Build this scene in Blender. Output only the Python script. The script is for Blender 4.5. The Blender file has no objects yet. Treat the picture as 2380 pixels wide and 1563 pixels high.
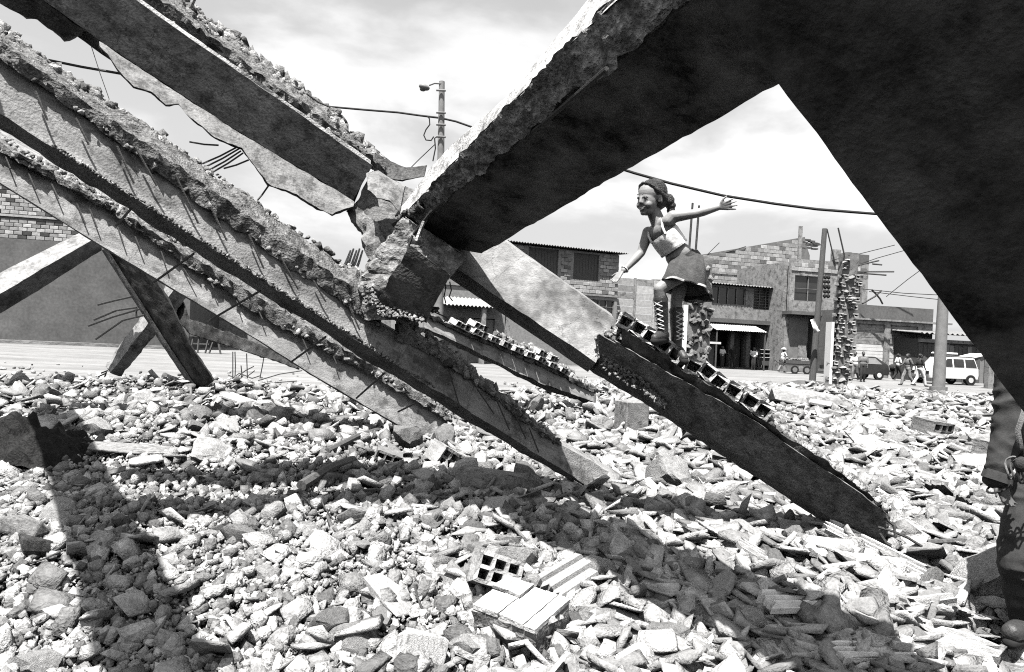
import bpy, bmesh, math, random
import numpy as np
from mathutils import Vector, Matrix, noise

random.seed(7); RNG = np.random.default_rng(11)
S = bpy.context.scene
COL = S.collection

# ------------------------------------------------------------------ camera
F, CX, CY, HC = 1587.0, 1190.0, 781.5, 1.65      # focal length and centre in photo units (2380 wide)
ROLL = math.radians(2.7)
RV = Vector((math.cos(ROLL), 0, math.sin(ROLL))); UV = Vector((-math.sin(ROLL), 0, math.cos(ROLL))); FV = Vector((0, 1, 0))
CAM = Vector((0, 0, HC))
cd = bpy.data.cameras.new('camera'); cam = bpy.data.objects.new('camera', cd); COL.objects.link(cam)
cd.lens = 24; cd.sensor_width = 36; cd.clip_end = 3000; cd.clip_start = 0.05
m = Matrix.Identity(4)
for i in range(3):
    m[i][0] = RV[i]; m[i][1] = UV[i]; m[i][2] = -FV[i]; m[i][3] = CAM[i]
cam.matrix_world = m
S.camera = cam

# ------------------------------------------------------------------ light
SUN_EL = math.radians(69); SUN_H = Vector((-0.38, -0.92)).normalized()
SUNV = Vector((SUN_H.x*math.cos(SUN_EL), SUN_H.y*math.cos(SUN_EL), math.sin(SUN_EL)))
ld = bpy.data.lights.new('sun', 'SUN'); ld.energy = 5.0; ld.angle = math.radians(0.55); ld.color = (1, 0.985, 0.96)
sun = bpy.data.objects.new('sun', ld); COL.objects.link(sun)
sun.rotation_euler = (-SUNV).to_track_quat('-Z', 'Y').to_euler(); sun.location = (-20, -20, 50)
W = bpy.data.worlds.new('World'); S.world = W; W.use_nodes = True
nt = W.node_tree; nt.nodes.clear(); N = nt.nodes.new; L = nt.links.new
out = N('ShaderNodeOutputWorld'); bg = N('ShaderNodeBackground'); bg.inputs['Strength'].default_value = 0.05
sk = N('ShaderNodeTexSky'); sk.sky_type = 'NISHITA'; sk.sun_disc = False; sk.sun_elevation = SUN_EL
sk.sun_rotation = math.atan2(SUN_H.x, SUN_H.y)
sk.air_density = 1.6; sk.dust_density = 4.0
bw = N('ShaderNodeSeparateColor'); L(sk.outputs[0], bw.inputs[0])           # a black-and-white photograph through a red filter: only the sky's red
tc = N('ShaderNodeTexCoord'); mp = N('ShaderNodeMapping'); mp.inputs['Scale'].default_value = (1.0, 1.0, 2.6)
mp.inputs['Location'].default_value = (0.35, 0.1, 0.55)
L(tc.outputs['Generated'], mp.inputs['Vector'])
cn = N('ShaderNodeTexNoise'); cn.inputs['Scale'].default_value = 2.9; cn.inputs['Detail'].default_value = 7; cn.inputs['Roughness'].default_value = 0.52
cn.inputs['Distortion'].default_value = 0.25
L(mp.outputs[0], cn.inputs['Vector'])
cr = N('ShaderNodeMapRange'); cr.inputs['From Min'].default_value = 0.40; cr.inputs['From Max'].default_value = 0.62
cr.interpolation_type = 'SMOOTHSTEP'
L(cn.outputs['Fac'], cr.inputs['Value'])
mx = N('ShaderNodeMix'); mx.data_type = 'FLOAT'; L(cr.outputs[0], mx.inputs[0]); mx.inputs[2].default_value = 5.6; mx.inputs[3].default_value = 9.4
av = N('ShaderNodeMix'); av.data_type = 'FLOAT'; sx = N('ShaderNodeSeparateXYZ'); L(tc.outputs['Generated'], sx.inputs[0]); el = N('ShaderNodeMapRange'); el.inputs['From Min'].default_value = 0.2; el.inputs['From Max'].default_value = 0.8; el.inputs['To Min'].default_value = 0.88; el.inputs['To Max'].default_value = 0.3; L(sx.outputs['Z'], el.inputs['Value']); L(el.outputs[0], av.inputs[0])   # the cloud layer looks thickest near the horizon
L(bw.outputs[0], av.inputs[2]); L(mx.outputs[0], av.inputs[3])
L(av.outputs[0], bg.inputs['Color']); L(bg.outputs[0], out.inputs['Surface'])
S.view_settings.view_transform = 'Standard'; S.view_settings.look = 'None'; S.view_settings.exposure = 1.55; S.view_settings.gamma = 1
S.view_settings.use_curve_mapping = False
S.render.engine = 'CYCLES'; S.cycles.max_bounces = 4; S.cycles.diffuse_bounces = 0; S.cycles.glossy_bounces = 2
S.cycles.use_denoising = False; S.cycles.filter_width = 1.1

# ------------------------------------------------------------------ helpers
def P(u, v, d): return CAM + d*(FV + RV*((u-CX)/F) + UV*((CY-v)/F))
def hz(u): return CY + math.tan(ROLL)*(u-CX)
def sstep(a, b, x):
    t = min(1, max(0, (x-a)/(b-a))); return t*t*(3-2*t)
BUMPS = [(2.35, 4.5, 0.16, 0.9), (-4.2, 7.6, 0.22, 1.6), (12.6, 28.5, 0.5, 1.6), (4.2, 12, 0.12, 1.6), (0.9, 10.5, -0.08, 2.0), (2.65, 3.55, -0.17, 0.55), (-7.5, 14.5, 0.18, 2.2), (-2.6, 13.0, 0.12, 1.8), (-3.4, 9.0, 0.10, 1.2)]
def edge_y(x): return 17.0 + 10.5*sstep(-3, 7, x) + 0.9*math.sin(x*0.7)
def gh(x, y):
    h = 0.27*sstep(2.2, 5.0, y)*(1-sstep(edge_y(x)-5.5, edge_y(x)+0.3, y))
    for bx, by, a, r in BUMPS: h += a*math.exp(-((x-bx)**2+(y-by)**2)/(r*r))
    if y < edge_y(x): h += 0.07*noise.noise(Vector((x*0.8, y*0.8, 3.1))) + 0.035*noise.noise(Vector((x*2.1, y*2.1, 9)))
    return h
def G(u, v, zoff=0.0, flat=None):
    ray = FV + RV*((u-CX)/F) + UV*((CY-v)/F); d = 8.0
    for _ in range(40):
        p = CAM + ray*d; z = (flat if flat is not None else gh(p.x, p.y)) + zoff
        if ray.z >= -1e-4: break
        d = 0.5*d + 0.5*(z-HC)/ray.z
    return CAM + ray*d

def mat(name, v, var=0.3, sc=6.0, fine=45.0, bump=0.25, rough=0.92, rnd=None, rr=0.35, spec=0.25, stretch=None, speck=0.0, metal=0.0, dist=0.02, grain=False, fill_sheen=False):
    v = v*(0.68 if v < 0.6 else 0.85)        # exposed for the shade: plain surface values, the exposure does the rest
    M = bpy.data.materials.new(name); M.use_nodes = True; t = M.node_tree; t.nodes.clear(); N = t.nodes.new; L = t.links.new
    o = N('ShaderNodeOutputMaterial'); b = N('ShaderNodeBsdfPrincipled'); L(b.outputs[0], o.inputs[0])
    b.inputs['Roughness'].default_value = rough; b.inputs['Specular IOR Level'].default_value = spec; b.inputs['Metallic'].default_value = metal
    tc = N('ShaderNodeTexCoord'); vec = tc.outputs['Object']
    if rnd == 'object':
        oi = N('ShaderNodeObjectInfo'); mu = N('ShaderNodeMath'); mu.operation = 'MULTIPLY'; mu.inputs[1].default_value = 37.0; L(oi.outputs['Random'], mu.inputs[0])
        va = N('ShaderNodeVectorMath'); va.operation = 'ADD'; L(vec, va.inputs[0]); L(mu.outputs[0], va.inputs[1]); vec = va.outputs[0]
    if stretch:
        mp = N('ShaderNodeMapping'); mp.inputs['Scale'].default_value = stretch; L(vec, mp.inputs[0]); vec = mp.outputs[0]
    n1 = N('ShaderNodeTexNoise'); n1.inputs['Scale'].default_value = sc; n1.inputs['Detail'].default_value = 6; n1.inputs['Roughness'].default_value = 0.62; L(vec, n1.inputs['Vector'])
    n2 = N('ShaderNodeTexNoise'); n2.inputs['Scale'].default_value = fine; n2.inputs['Detail'].default_value = 3; L(vec, n2.inputs['Vector'])
    r1 = N('ShaderNodeMapRange'); r1.inputs['From Min'].default_value = 0.3; r1.inputs['From Max'].default_value = 0.7; r1.inputs['To Min'].default_value = 1-var; r1.inputs['To Max'].default_value = 1+var; L(n1.outputs['Fac'], r1.inputs['Value'])
    r2 = N('ShaderNodeMapRange'); r2.inputs['From Min'].default_value = 0.3; r2.inputs['From Max'].default_value = 0.7; r2.inputs['To Min'].default_value = 1-var*0.6; r2.inputs['To Max'].default_value = 1+var*0.6; L(n2.outputs['Fac'], r2.inputs['Value'])
    k = N('ShaderNodeMath'); k.operation = 'MULTIPLY'; L(r1.outputs[0], k.inputs[0]); L(r2.outputs[0], k.inputs[1]); cur = k.outputs[0]
    if grain:      # marks of the form boards, running along the beams
        dv = Vector((0.72, 0.56, -0.42)).normalized(); d1 = N('ShaderNodeVectorMath'); d1.operation = 'DOT_PRODUCT'; L(vec, d1.inputs[0]); d1.inputs[1].default_value = dv
        d2 = N('ShaderNodeVectorMath'); d2.operation = 'SCALE'; d2.inputs[0].default_value = dv*0.94; L(d1.outputs['Value'], d2.inputs['Scale']); d3 = N('ShaderNodeVectorMath'); d3.operation = 'SUBTRACT'; L(vec, d3.inputs[0]); L(d2.outputs[0], d3.inputs[1])
        gn = N('ShaderNodeTexNoise'); gn.inputs['Scale'].default_value = 17; gn.inputs['Detail'].default_value = 5; gn.inputs['Roughness'].default_value = 0.6; L(d3.outputs[0], gn.inputs['Vector'])
        gr = N('ShaderNodeMapRange'); gr.inputs['From Min'].default_value = 0.3; gr.inputs['From Max'].default_value = 0.65; gr.inputs['To Min'].default_value = 0.62; gr.inputs['To Max'].default_value = 1.22; L(gn.outputs['Fac'], gr.inputs['Value'])
        gk = N('ShaderNodeMath'); gk.operation = 'MULTIPLY'; L(cur, gk.inputs[0]); L(gr.outputs[0], gk.inputs[1]); cur = gk.outputs[0]
        vc = N('ShaderNodeTexVoronoi'); vc.feature = 'DISTANCE_TO_EDGE'; vc.inputs['Scale'].default_value = 1.7; ns = N('ShaderNodeVectorMath'); ns.operation = 'SCALE'; ns.inputs['Scale'].default_value = 0.35; L(n1.outputs['Color'], ns.inputs[0]); na = N('ShaderNodeVectorMath'); na.operation = 'ADD'; L(vec, na.inputs[0]); L(ns.outputs[0], na.inputs[1]); L(na.outputs[0], vc.inputs['Vector'])
        vr = N('ShaderNodeMapRange'); vr.inputs['From Max'].default_value = 0.006; vr.inputs['To Min'].default_value = 0.3; L(vc.outputs['Distance'], vr.inputs['Value']); vk = N('ShaderNodeMath'); vk.operation = 'MULTIPLY'; L(cur, vk.inputs[0]); L(vr.outputs[0], vk.inputs[1]); cur = vk.outputs[0]
    if speck:
        vo = N('ShaderNodeTexNoise'); vo.inputs['Scale'].default_value = speck; vo.inputs['Detail'].default_value = 4; vo.inputs['Roughness'].default_value = 0.75; L(vec, vo.inputs['Vector'])
        rs = N('ShaderNodeMapRange'); rs.inputs['From Min'].default_value = 0.5; rs.inputs['From Max'].default_value = 0.62; rs.inputs['To Min'].default_value = 1.0; rs.inputs['To Max'].default_value = 0.45; L(vo.outputs['Fac'], rs.inputs['Value'])
        k2 = N('ShaderNodeMath'); k2.operation = 'MULTIPLY'; L(cur, k2.inputs[0]); L(rs.outputs[0], k2.inputs[1]); cur = k2.outputs[0]
    if rnd:
        if rnd == 'object': src = oi.outputs['Random']
        else: gi = N('ShaderNodeNewGeometry'); src = gi.outputs['Random Per Island']
        rm = N('ShaderNodeMapRange'); rm.inputs['To Min'].default_value = 1-rr; rm.inputs['To Max'].default_value = 1+rr; L(src, rm.inputs['Value'])
        k3 = N('ShaderNodeMath'); k3.operation = 'MULTIPLY'; L(cur, k3.inputs[0]); L(rm.outputs[0], k3.inputs[1]); cur = k3.outputs[0]
    sc_ = N('ShaderNodeMath'); sc_.operation = 'MULTIPLY'; sc_.use_clamp = True; sc_.inputs[1].default_value = v; L(cur, sc_.inputs[0])
    L(sc_.outputs[0], b.inputs['Base Color'])
    if fill_sheen:       # patchy sheen standing in for bounced light on dark undersides
        wn = N('ShaderNodeTexNoise'); wn.inputs['Scale'].default_value = 3.2; wn.inputs['Detail'].default_value = 9; wn.inputs['Roughness'].default_value = 0.72; L(vec, wn.inputs['Vector']); wr = N('ShaderNodeMapRange'); wr.inputs['From Min'].default_value = 0.38; wr.inputs['From Max'].default_value = 0.68; wr.inputs['To Min'].default_value = 0.06; wr.inputs['To Max'].default_value = 0.95; L(wn.outputs['Fac'], wr.inputs['Value']); L(wr.outputs[0], b.inputs['Specular IOR Level'])
    if bump:
        ad = N('ShaderNodeMath'); ad.operation = 'ADD'; L(n1.outputs['Fac'], ad.inputs[0]); L(n2.outputs['Fac'], ad.inputs[1])
        bp = N('ShaderNodeBump'); bp.inputs['Strength'].default_value = bump; bp.inputs['Distance'].default_value = dist; L(ad.outputs[0], bp.inputs['Height']); L(bp.outputs[0], b.inputs['Normal'])
    return M

M = {}
M['beam'] = mat('grey cast concrete', 0.30, 0.25, 3.5, 70, 0.4, speck=4.0, grain=True)
M['beam_pale'] = mat('pale cast concrete', 0.32, 0.18, 4, 80, 0.3, speck=1.5, grain=True)
M['beam_stained'] = mat('stained concrete', 0.25, 0.4, 6, 60, 0.45, speck=11, grain=True)
M['flange'] = mat('plaster skin', 0.24, 0.3, 7, 60, 0.4, speck=9)
M['dark'] = mat('shade-dark concrete', 0.03, 0.6, 5, 60, 0.8, speck=9, spec=0.45, rough=0.75, fill_sheen=True)  # near-black base puts the shade of undersides into the colour
M['dark_rough'] = mat('dark and shaded broken concrete', 0.06, 0.65, 9, 50, 0.8, speck=12, spec=0.45, rough=0.75, fill_sheen=True)  # dark base also carries the shade of undersides and the rafter end
M['mottled'] = mat('mottled broken concrete', 0.26, 0.75, 9, 38, 1.0, speck=7, spec=0.4)
M['crest'] = mat('broken slab rubble', 0.24, 0.55, 14, 70, 0.9, rnd='island', rr=0.65)
M['pale_and_sunlit'] = mat('pale cement and painted sunlight', 0.56, 0.25, 8, 60, 0.5, speck=9)  # pale pieces, and the painted sunlight on the rafter's top
M['rebar'] = mat('rusted steel bar', 0.055, 0.3, 30, 120, 0.3, rough=0.7)
M['hollow'] = mat('hollow clay block', 0.58, 0.4, 9, 50, 0.6, speck=8, rnd='object', rr=0.15)
M['stone'] = mat('crushed rubble', 0.32, 0.4, 14, 60, 0.8, rnd='island', rr=0.65)
M['shard'] = mat('tile and block splinters', 0.35, 0.3, 12, 60, 0.6, rnd='island', rr=0.55)
M['chunk'] = mat('broken concrete lump', 0.33, 0.35, 6, 40, 0.9, rnd='object', rr=0.5)
M['frag'] = mat('fired clay fragment', 0.32, 0.25, 9, 60, 0.5, rnd='object', rr=0.42)
M['soil'] = mat('dusty soil', 0.10, 0.4, 5, 40, 0.9)
M['street'] = mat('sandy road', 0.23, 0.3, 0.35, 5, 0.5, stretch=(0.6, 2.5, 1), dist=0.08)
M['plaster'] = mat('grey render', 0.14, 0.3, 0.6, 7, 0.15)
M['plaster_pale'] = mat('pale render', 0.32, 0.3, 1.6, 9, 0.3, speck=3.0)
M['mortar'] = mat('mortar', 0.19, 0.25, 3, 30, 0.3)
for i, v in enumerate((0.46, 0.37, 0.30, 0.19, 0.07)): M['block%d' % i] = mat('wall block %d' % i, v, 0.25, 5, 40, 0.3, rnd='object', rr=0.2)
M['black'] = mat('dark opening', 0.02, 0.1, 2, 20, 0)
M['glass'] = mat('dusty window glass', 0.035, 0.3, 2, 20, 0, rough=0.25, spec=0.5)
M['wood_dark'] = mat('weathered boards', 0.11, 0.4, 9, 60, 0.4, stretch=(6, 6, 0.7))
M['wood_pole'] = mat('weathered pole timber', 0.12, 0.3, 6, 40, 0.4, stretch=(8, 8, 0.5))
M['cement_pole'] = mat('cement pole', 0.25, 0.2, 3, 40, 0.2)
M['wood_pale'] = mat('splintered pale timber', 0.6, 0.2, 10, 60, 0.3, stretch=(5, 5, 0.6))
M['metal_pale'] = mat('zinc sheet', 0.62, 0.15, 2, 20, 0.1, rough=0.6)
M['metal_grey'] = mat('painted metal', 0.24, 0.2, 2, 30, 0.1, rough=0.6)
M['white'] = mat('white paint', 0.78, 0.06, 3, 30, 0.05, rough=0.5)
M['car_white'] = mat('white car paint', 0.78, 0.05, 2, 20, 0, rough=0.3, spec=0.5)
M['car_dark'] = mat('dark car paint', 0.035, 0.2, 2, 20, 0, rough=0.3, spec=0.5)
M['rubber'] = mat('rubber', 0.025, 0.2, 9, 40, 0.1)
M['cloth_white'] = mat('white cloth', 0.75, 0.08, 14, 90, 0.25, rnd='object', rr=0.05)
M['satin'] = mat('white satin', 0.74, 0.06, 18, 40, 0.15, rough=0.45, spec=0.5)
M['cloth_mid'] = mat('grey cloth', 0.2, 0.25, 12, 120, 0.3)
M['denim'] = mat('denim', 0.075, 0.3, 25, 180, 0.4)
M['cloth_dark'] = mat('dark cloth', 0.045, 0.3, 14, 130, 0.3)
M['uniform'] = mat('dark uniform cloth', 0.05, 0.3, 9, 160, 0.12)
M['skin'] = mat('skin', 0.29, 0.08, 14, 90, 0.06, rough=0.55, spec=0.35)
M['skin_bg'] = mat('tanned skin', 0.11, 0.08, 9, 60, 0, rough=0.6)
M['hair'] = mat('black hair', 0.02, 0.6, 26, 120, 0.6, rough=0.45, spec=0.4, stretch=(1, 4, 1))
M['leather'] = mat('dark leather', 0.045, 0.3, 20, 90, 0.25, rough=0.5, spec=0.4)
M['lace'] = mat('pale lace', 0.72, 0.05, 30, 90, 0)
M['eye'] = mat('eye white', 0.3, 0.02, 9, 40, 0, rough=0.2, spec=0.5)
M['pupil'] = mat('dark iris', 0.012, 0.02, 9, 40, 0, rough=0.2, spec=0.5)
M['lip'] = mat('lips', 0.17, 0.05, 9, 40, 0, rough=0.5)
M['tooth'] = mat('teeth', 0.62, 0.03, 9, 40, 0, rough=0.4)
M['wire'] = mat('black cable', 0.025, 0.1, 9, 40, 0)
M['tarp'] = mat('dirty dark tarpaulin', 0.014, 0.6, 5, 50, 0.6, rough=0.7, spec=0.15, speck=6)
M['tile'] = mat('ribbed floor tile', 0.42, 0.3, 6, 50, 0.4)
M['tile_pale'] = mat('pale ribbed tile', 0.62, 0.2, 6, 50, 0.3)

def put(name, me, material=None, parent=None):
    if isinstance(material, str): material = M[material]
    if material is not None: me.materials.append(material)
    o = bpy.data.objects.new(name, me); COL.objects.link(o)
    if parent is not None: o.parent = parent
    return o
def bm_put(name, bm, material, parent=None, smooth=None):
    bmesh.ops.recalc_face_normals(bm, faces=bm.faces)
    me = bpy.data.meshes.new(name); bm.to_mesh(me); bm.free()
    if smooth is not None: shade(me, smooth)
    return put(name, me, material, parent)
def shade(me, deg):
    me.polygons.foreach_set('use_smooth', [True]*len(me.polygons)); me.set_sharp_from_angle(angle=math.radians(deg))
def tag(o, label, cat, group=None, kind=None):
    if label: o['label'] = label
    if cat: o['category'] = cat
    if group: o['group'] = group
    if kind: o['kind'] = kind
    elif cat and not o.get('kind'): o['kind'] = 'thing'
    return o
def thing(name, label, cat, loc=(0, 0, 0), rz=0.0, group=None):
    o = bpy.data.objects.new(name, None); COL.objects.link(o); o.location = loc; o.rotation_euler = (0, 0, rz)
    o.empty_display_size = 0.1
    return tag(o, label, cat, group)
def inst(o, name=None, loc=None, rot=None, scale=None, parent=None):
    c = o.copy(); COL.objects.link(c)
    if loc is not None: c.location = loc
    if rot is not None: c.rotation_euler = rot
    if scale is not None: c.scale = scale
    if parent is not None: c.parent = parent
    return c
def add_box(bm, x0, x1, y0, y1, z0, z1, mtx=None):
    vs = [bm.verts.new(Vector(p) if mtx is None else mtx @ Vector(p)) for p in ((x0,y0,z0),(x1,y0,z0),(x1,y1,z0),(x0,y1,z0),(x0,y0,z1),(x1,y0,z1),(x1,y1,z1),(x0,y1,z1))]
    for f in ((3,2,1,0),(4,5,6,7),(0,1,5,4),(1,2,6,5),(2,3,7,6),(3,0,4,7)): bm.faces.new([vs[i] for i in f])
def box(name, x0, x1, y0, y1, z0, z1, material, parent=None, bev=0.0):
    bm = bmesh.new(); add_box(bm, x0, x1, y0, y1, z0, z1)
    if bev: bmesh.ops.bevel(bm, geom=bm.edges[:], offset=bev, segments=1, affect='EDGES')
    return bm_put(name, bm, material, parent)
def add_tube(bm, pts, r, seg=6, r1=None, cap=True):
    pts = [Vector(p) for p in pts]; n = len(pts); rings = []
    up = Vector((0, 0, 1)); a = None
    for i, p in enumerate(pts):
        t = (pts[min(i+1, n-1)]-pts[max(i-1, 0)])
        if t.length < 1e-9: t = Vector((0, 0, 1))
        t.normalize()
        if a is None: a = t.orthogonal().normalized()
        else:
            a = a - t*a.dot(t)
            a = a.normalized() if a.length > 1e-6 else t.orthogonal().normalized()
        b = t.cross(a); rr = r if r1 is None else r+(r1-r)*i/max(1, n-1)
        rings.append([bm.verts.new(p+a*(rr*math.cos(2*math.pi*k/seg))+b*(rr*math.sin(2*math.pi*k/seg))) for k in range(seg)])
    for i in range(n-1):
        for k in range(seg): bm.faces.new((rings[i][k], rings[i][(k+1) % seg], rings[i+1][(k+1) % seg], rings[i+1][k]))
    if cap: bm.faces.new(rings[0][::-1]); bm.faces.new(rings[-1])
def tube(name, pts, r, material, parent=None, seg=6, r1=None, smooth=40):
    bm = bmesh.new(); add_tube(bm, pts, r, seg, r1); return bm_put(name, bm, material, parent, smooth)
def sag(p0, p1, s, n=16):
    p0, p1 = Vector(p0), Vector(p1); return [p0.lerp(p1, i/n)-Vector((0, 0, s*4*(i/n)*(1-i/n))) for i in range(n+1)]
def interp(pl, u):
    if u <= pl[0][0]:
        a, b = pl[0], pl[1]
    elif u >= pl[-1][0]:
        a, b = pl[-2], pl[-1]
    else:
        for a, b in zip(pl, pl[1:]):
            if a[0] <= u <= b[0]: break
    return a[1]+(b[1]-a[1])*(u-a[0])/(b[0]-a[0])
def sweep(name, secs, material, parent=None, step=0.06, amp=0.006, freq=7.0, rag=None, smooth=38, caps=True, seed=0.0, coll=None):
    """secs: sections of k corner points each, joined by ruled faces, resampled finely and roughened as broken concrete is.
    rag: {corner index: extra ragged amplitude}"""
    secs = [[Vector(p) for p in s] for s in secs]; k = len(secs[0]); rows = []
    ml = [max((secs[i][j]-secs[i][(j+1) % k]).length for i in range(len(secs))) for j in range(k)]
    nsub = [max(1, min(14, int(round(l/step)))) for l in ml]
    for i in range(len(secs)-1):
        ln = max((secs[i+1][j]-secs[i][j]).length for j in range(k)); n = max(1, int(round(ln/step)))
        for q in range(n + (1 if i == len(secs)-2 else 0)):
            t = q/n; s = [secs[i][j].lerp(secs[i+1][j], t) for j in range(k)]
            cen = sum(s, Vector())/k
            if rag:
                for j, a in rag.items():
                    d = (s[j]-cen).normalized(); p = s[j]
                    s[j] = p + d*a*(noise.noise(p*3.1+Vector((seed, 0, 0)))+0.7*noise.noise(p*9+Vector((0, seed, 0)))+0.4*noise.noise(p*23))
            row = []
            for j in range(k):
                for h in range(nsub[j]):
                    p = s[j].lerp(s[(j+1) % k], h/nsub[j])
                    nv = noise.noise_vector(p*freq+Vector((seed, seed, 0)))*amp + noise.noise_vector(p*freq*3.3)*amp*0.45
                    row.append(p+nv)
            rows.append(row)
    bm = coll if coll is not None else bmesh.new(); R = [[bm.verts.new(p) for p in r] for r in rows]; n = len(rows[0])
    for a, b in zip(R, R[1:]):
        for j in range(n): bm.faces.new((a[j], a[(j+1) % n], b[(j+1) % n], b[j]))
    if caps: bm.faces.new(R[0][::-1]); bm.faces.new(R[-1])
    if coll is not None: return None
    return bm_put(name, bm, material, parent, smooth)

# ------------------------------------------------------------------ stone shapes
def hull(n, sx, sy, sz, flat=False):
    bm = bmesh.new()
    for _ in range(n):
        v = Vector((random.gauss(0, 1), random.gauss(0, 1), random.gauss(0, 1))).normalized()
        if flat: v = Vector([max(-0.62, min(0.62, c))/0.62 for c in v])
        bm.verts.new((v.x*sx, v.y*sy, v.z*sz))
    r = bmesh.ops.convex_hull(bm, input=bm.verts)
    for g in r['geom_interior']+r['geom_unused']:
        if isinstance(g, bmesh.types.BMVert) and g.is_valid and not g.link_faces: bm.verts.remove(g)
    bmesh.ops.triangulate(bm, faces=bm.faces); bmesh.ops.recalc_face_normals(bm, faces=bm.faces)
    return bm
def template(bm):
    bm.verts.index_update(); v = np.array([w.co[:] for w in bm.verts]); f = np.array([[w.index for w in g.verts] for g in bm.faces]); bm.free(); return v, f
def chip(sx, sy, sz, j):      # a broken block: a box with its corners knocked about and one or two knocked off
    bm = bmesh.new()
    for x in (-1, 1):
        for y in (-1, 1):
            for z in (-1, 1):
                p = Vector((x*sx, y*sy, z*sz))*0.72; p += Vector((random.uniform(-1, 1)*sx, random.uniform(-1, 1)*sy, random.uniform(-1, 1)*sz))*j
                if random.random() < 0.2: bm.verts.new(p*0.75+Vector((0.25*x*sx, 0, 0))); bm.verts.new(p*0.75+Vector((0, 0.25*y*sy, 0.1*z*sz)))
                else: bm.verts.new(p)
    r = bmesh.ops.convex_hull(bm, input=bm.verts)
    for g in r['geom_interior']+r['geom_unused']:
        if isinstance(g, bmesh.types.BMVert) and g.is_valid and not g.link_faces: bm.verts.remove(g)
    bmesh.ops.triangulate(bm, faces=bm.faces); bmesh.ops.recalc_face_normals(bm, faces=bm.faces); return bm
ROUND = [template(chip(1, random.uniform(0.6, 1), random.uniform(0.4, 0.8), random.uniform(0.2, 0.42))) for _ in range(30)]
SHARD = [template(chip(1.15, random.uniform(0.5, 1.0), random.uniform(0.09, 0.22), random.uniform(0.1, 0.35))) for _ in range(30)]
def rots(n, tilt):
    a = RNG.uniform(0, 2*np.pi, n); ax = RNG.normal(0, tilt, n); ay = RNG.normal(0, tilt, n)
    ca, sa, cx, sx, cy, sy = np.cos(a), np.sin(a), np.cos(ax), np.sin(ax), np.cos(ay), np.sin(ay)
    Rz = np.zeros((n, 3, 3)); Rz[:, 0, 0] = ca; Rz[:, 0, 1] = -sa; Rz[:, 1, 0] = sa; Rz[:, 1, 1] = ca; Rz[:, 2, 2] = 1
    Rx = np.zeros((n, 3, 3)); Rx[:, 0, 0] = 1; Rx[:, 1, 1] = cx; Rx[:, 1, 2] = -sx; Rx[:, 2, 1] = sx; Rx[:, 2, 2] = cx
    Ry = np.zeros((n, 3, 3)); Ry[:, 1, 1] = 1; Ry[:, 0, 0] = cy; Ry[:, 0, 2] = sy; Ry[:, 2, 0] = -sy; Ry[:, 2, 2] = cy
    return Rx @ Ry @ Rz
def joined(name, temps, pos, size, tilt, material, parent=None):
    n = len(pos); Rm = rots(n, tilt); which = RNG.integers(0, len(temps), n); VS, FS, off = [], [], 0
    for t, (v, f) in enumerate(temps):
        idx = np.nonzero(which == t)[0]
        if not len(idx): continue
        w = np.einsum('nij,vj->nvi', Rm[idx], v)*size[idx][:, None, None] + pos[idx][:, None, :]
        VS.append(w.reshape(-1, 3)); FS.append((f[None]+(np.arange(len(idx))*len(v))[:, None, None]+off).reshape(-1, 3)); off += len(idx)*len(v)
    V = np.concatenate(VS); Fc = np.concatenate(FS)
    me = bpy.data.meshes.new(name); me.vertices.add(len(V)); me.vertices.foreach_set('co', V.ravel())
    me.loops.add(Fc.size); me.loops.foreach_set('vertex_index', Fc.ravel().astype(np.int32)); me.polygons.add(len(Fc))
    me.polygons.foreach_set('loop_start', np.arange(0, Fc.size, 3, dtype=np.int32)); me.update(calc_edges=True)
    return put(name, me, material, parent)
def rough_chunk(seed, sq=(1, 0.8, 0.65)):
    bm = bmesh.new(); bmesh.ops.create_icosphere(bm, subdivisions=3, radius=1.0)
    rnd = random.Random(seed); pl = []
    for _ in range(16):
        nrm = Vector((rnd.gauss(0, 1), rnd.gauss(0, 1), rnd.gauss(0, 1))).normalized(); pl.append((nrm, rnd.uniform(0.42, 0.72)))
    for v in bm.verts:
        p = v.co.copy()
        for nrm, d in pl:
            e = p.dot(nrm)-d
            if e > 0: p -= nrm*e*0.99
        p += p.normalized()*(0.06*noise.noise(p*2.5+Vector((seed, 0, 0)))+0.07*abs(noise.noise(p*5+Vector((seed, 0, 0))))+0.05*noise.noise(p*12+Vector((seed, 0, 0)))); p *= 1.25
        v.co = Vector((p.x*sq[0], p.y*sq[1], p.z*sq[2]))
    me = bpy.data.meshes.new('chunk'); bm.to_mesh(me); bm.free(); shade(me, 18); return me

# ------------------------------------------------------------------ voxel-grid solids (walls with openings, hollow bricks)
def grid_solid(bm, xs, zs, solid, y0, y1, mtx=None):
    cache = {}
    def V(i, k, y):
        q = (i, k, y)
        if q not in cache:
            p = Vector((xs[i], y, zs[k])); cache[q] = bm.verts.new(mtx @ p if mtx else p)
        return cache[q]
    nx, nz = len(xs)-1, len(zs)-1
    s = lambda i, k: 0 <= i < nx and 0 <= k < nz and solid(i, k)
    for i in range(nx):
        for k in range(nz):
            if not s(i, k): continue
            bm.faces.new((V(i,k,y0), V(i+1,k,y0), V(i+1,k+1,y0), V(i,k+1,y0))); bm.faces.new((V(i,k,y1), V(i,k+1,y1), V(i+1,k+1,y1), V(i+1,k,y1)))
            for di, dk, a, b in ((-1,0,(i,k),(i,k+1)), (1,0,(i+1,k),(i+1,k+1)), (0,-1,(i,k),(i+1,k)), (0,1,(i,k+1),(i+1,k+1))):
                if not s(i+di, k+dk): bm.faces.new((V(*a,y0), V(*b,y0), V(*b,y1), V(*a,y1)))
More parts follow.
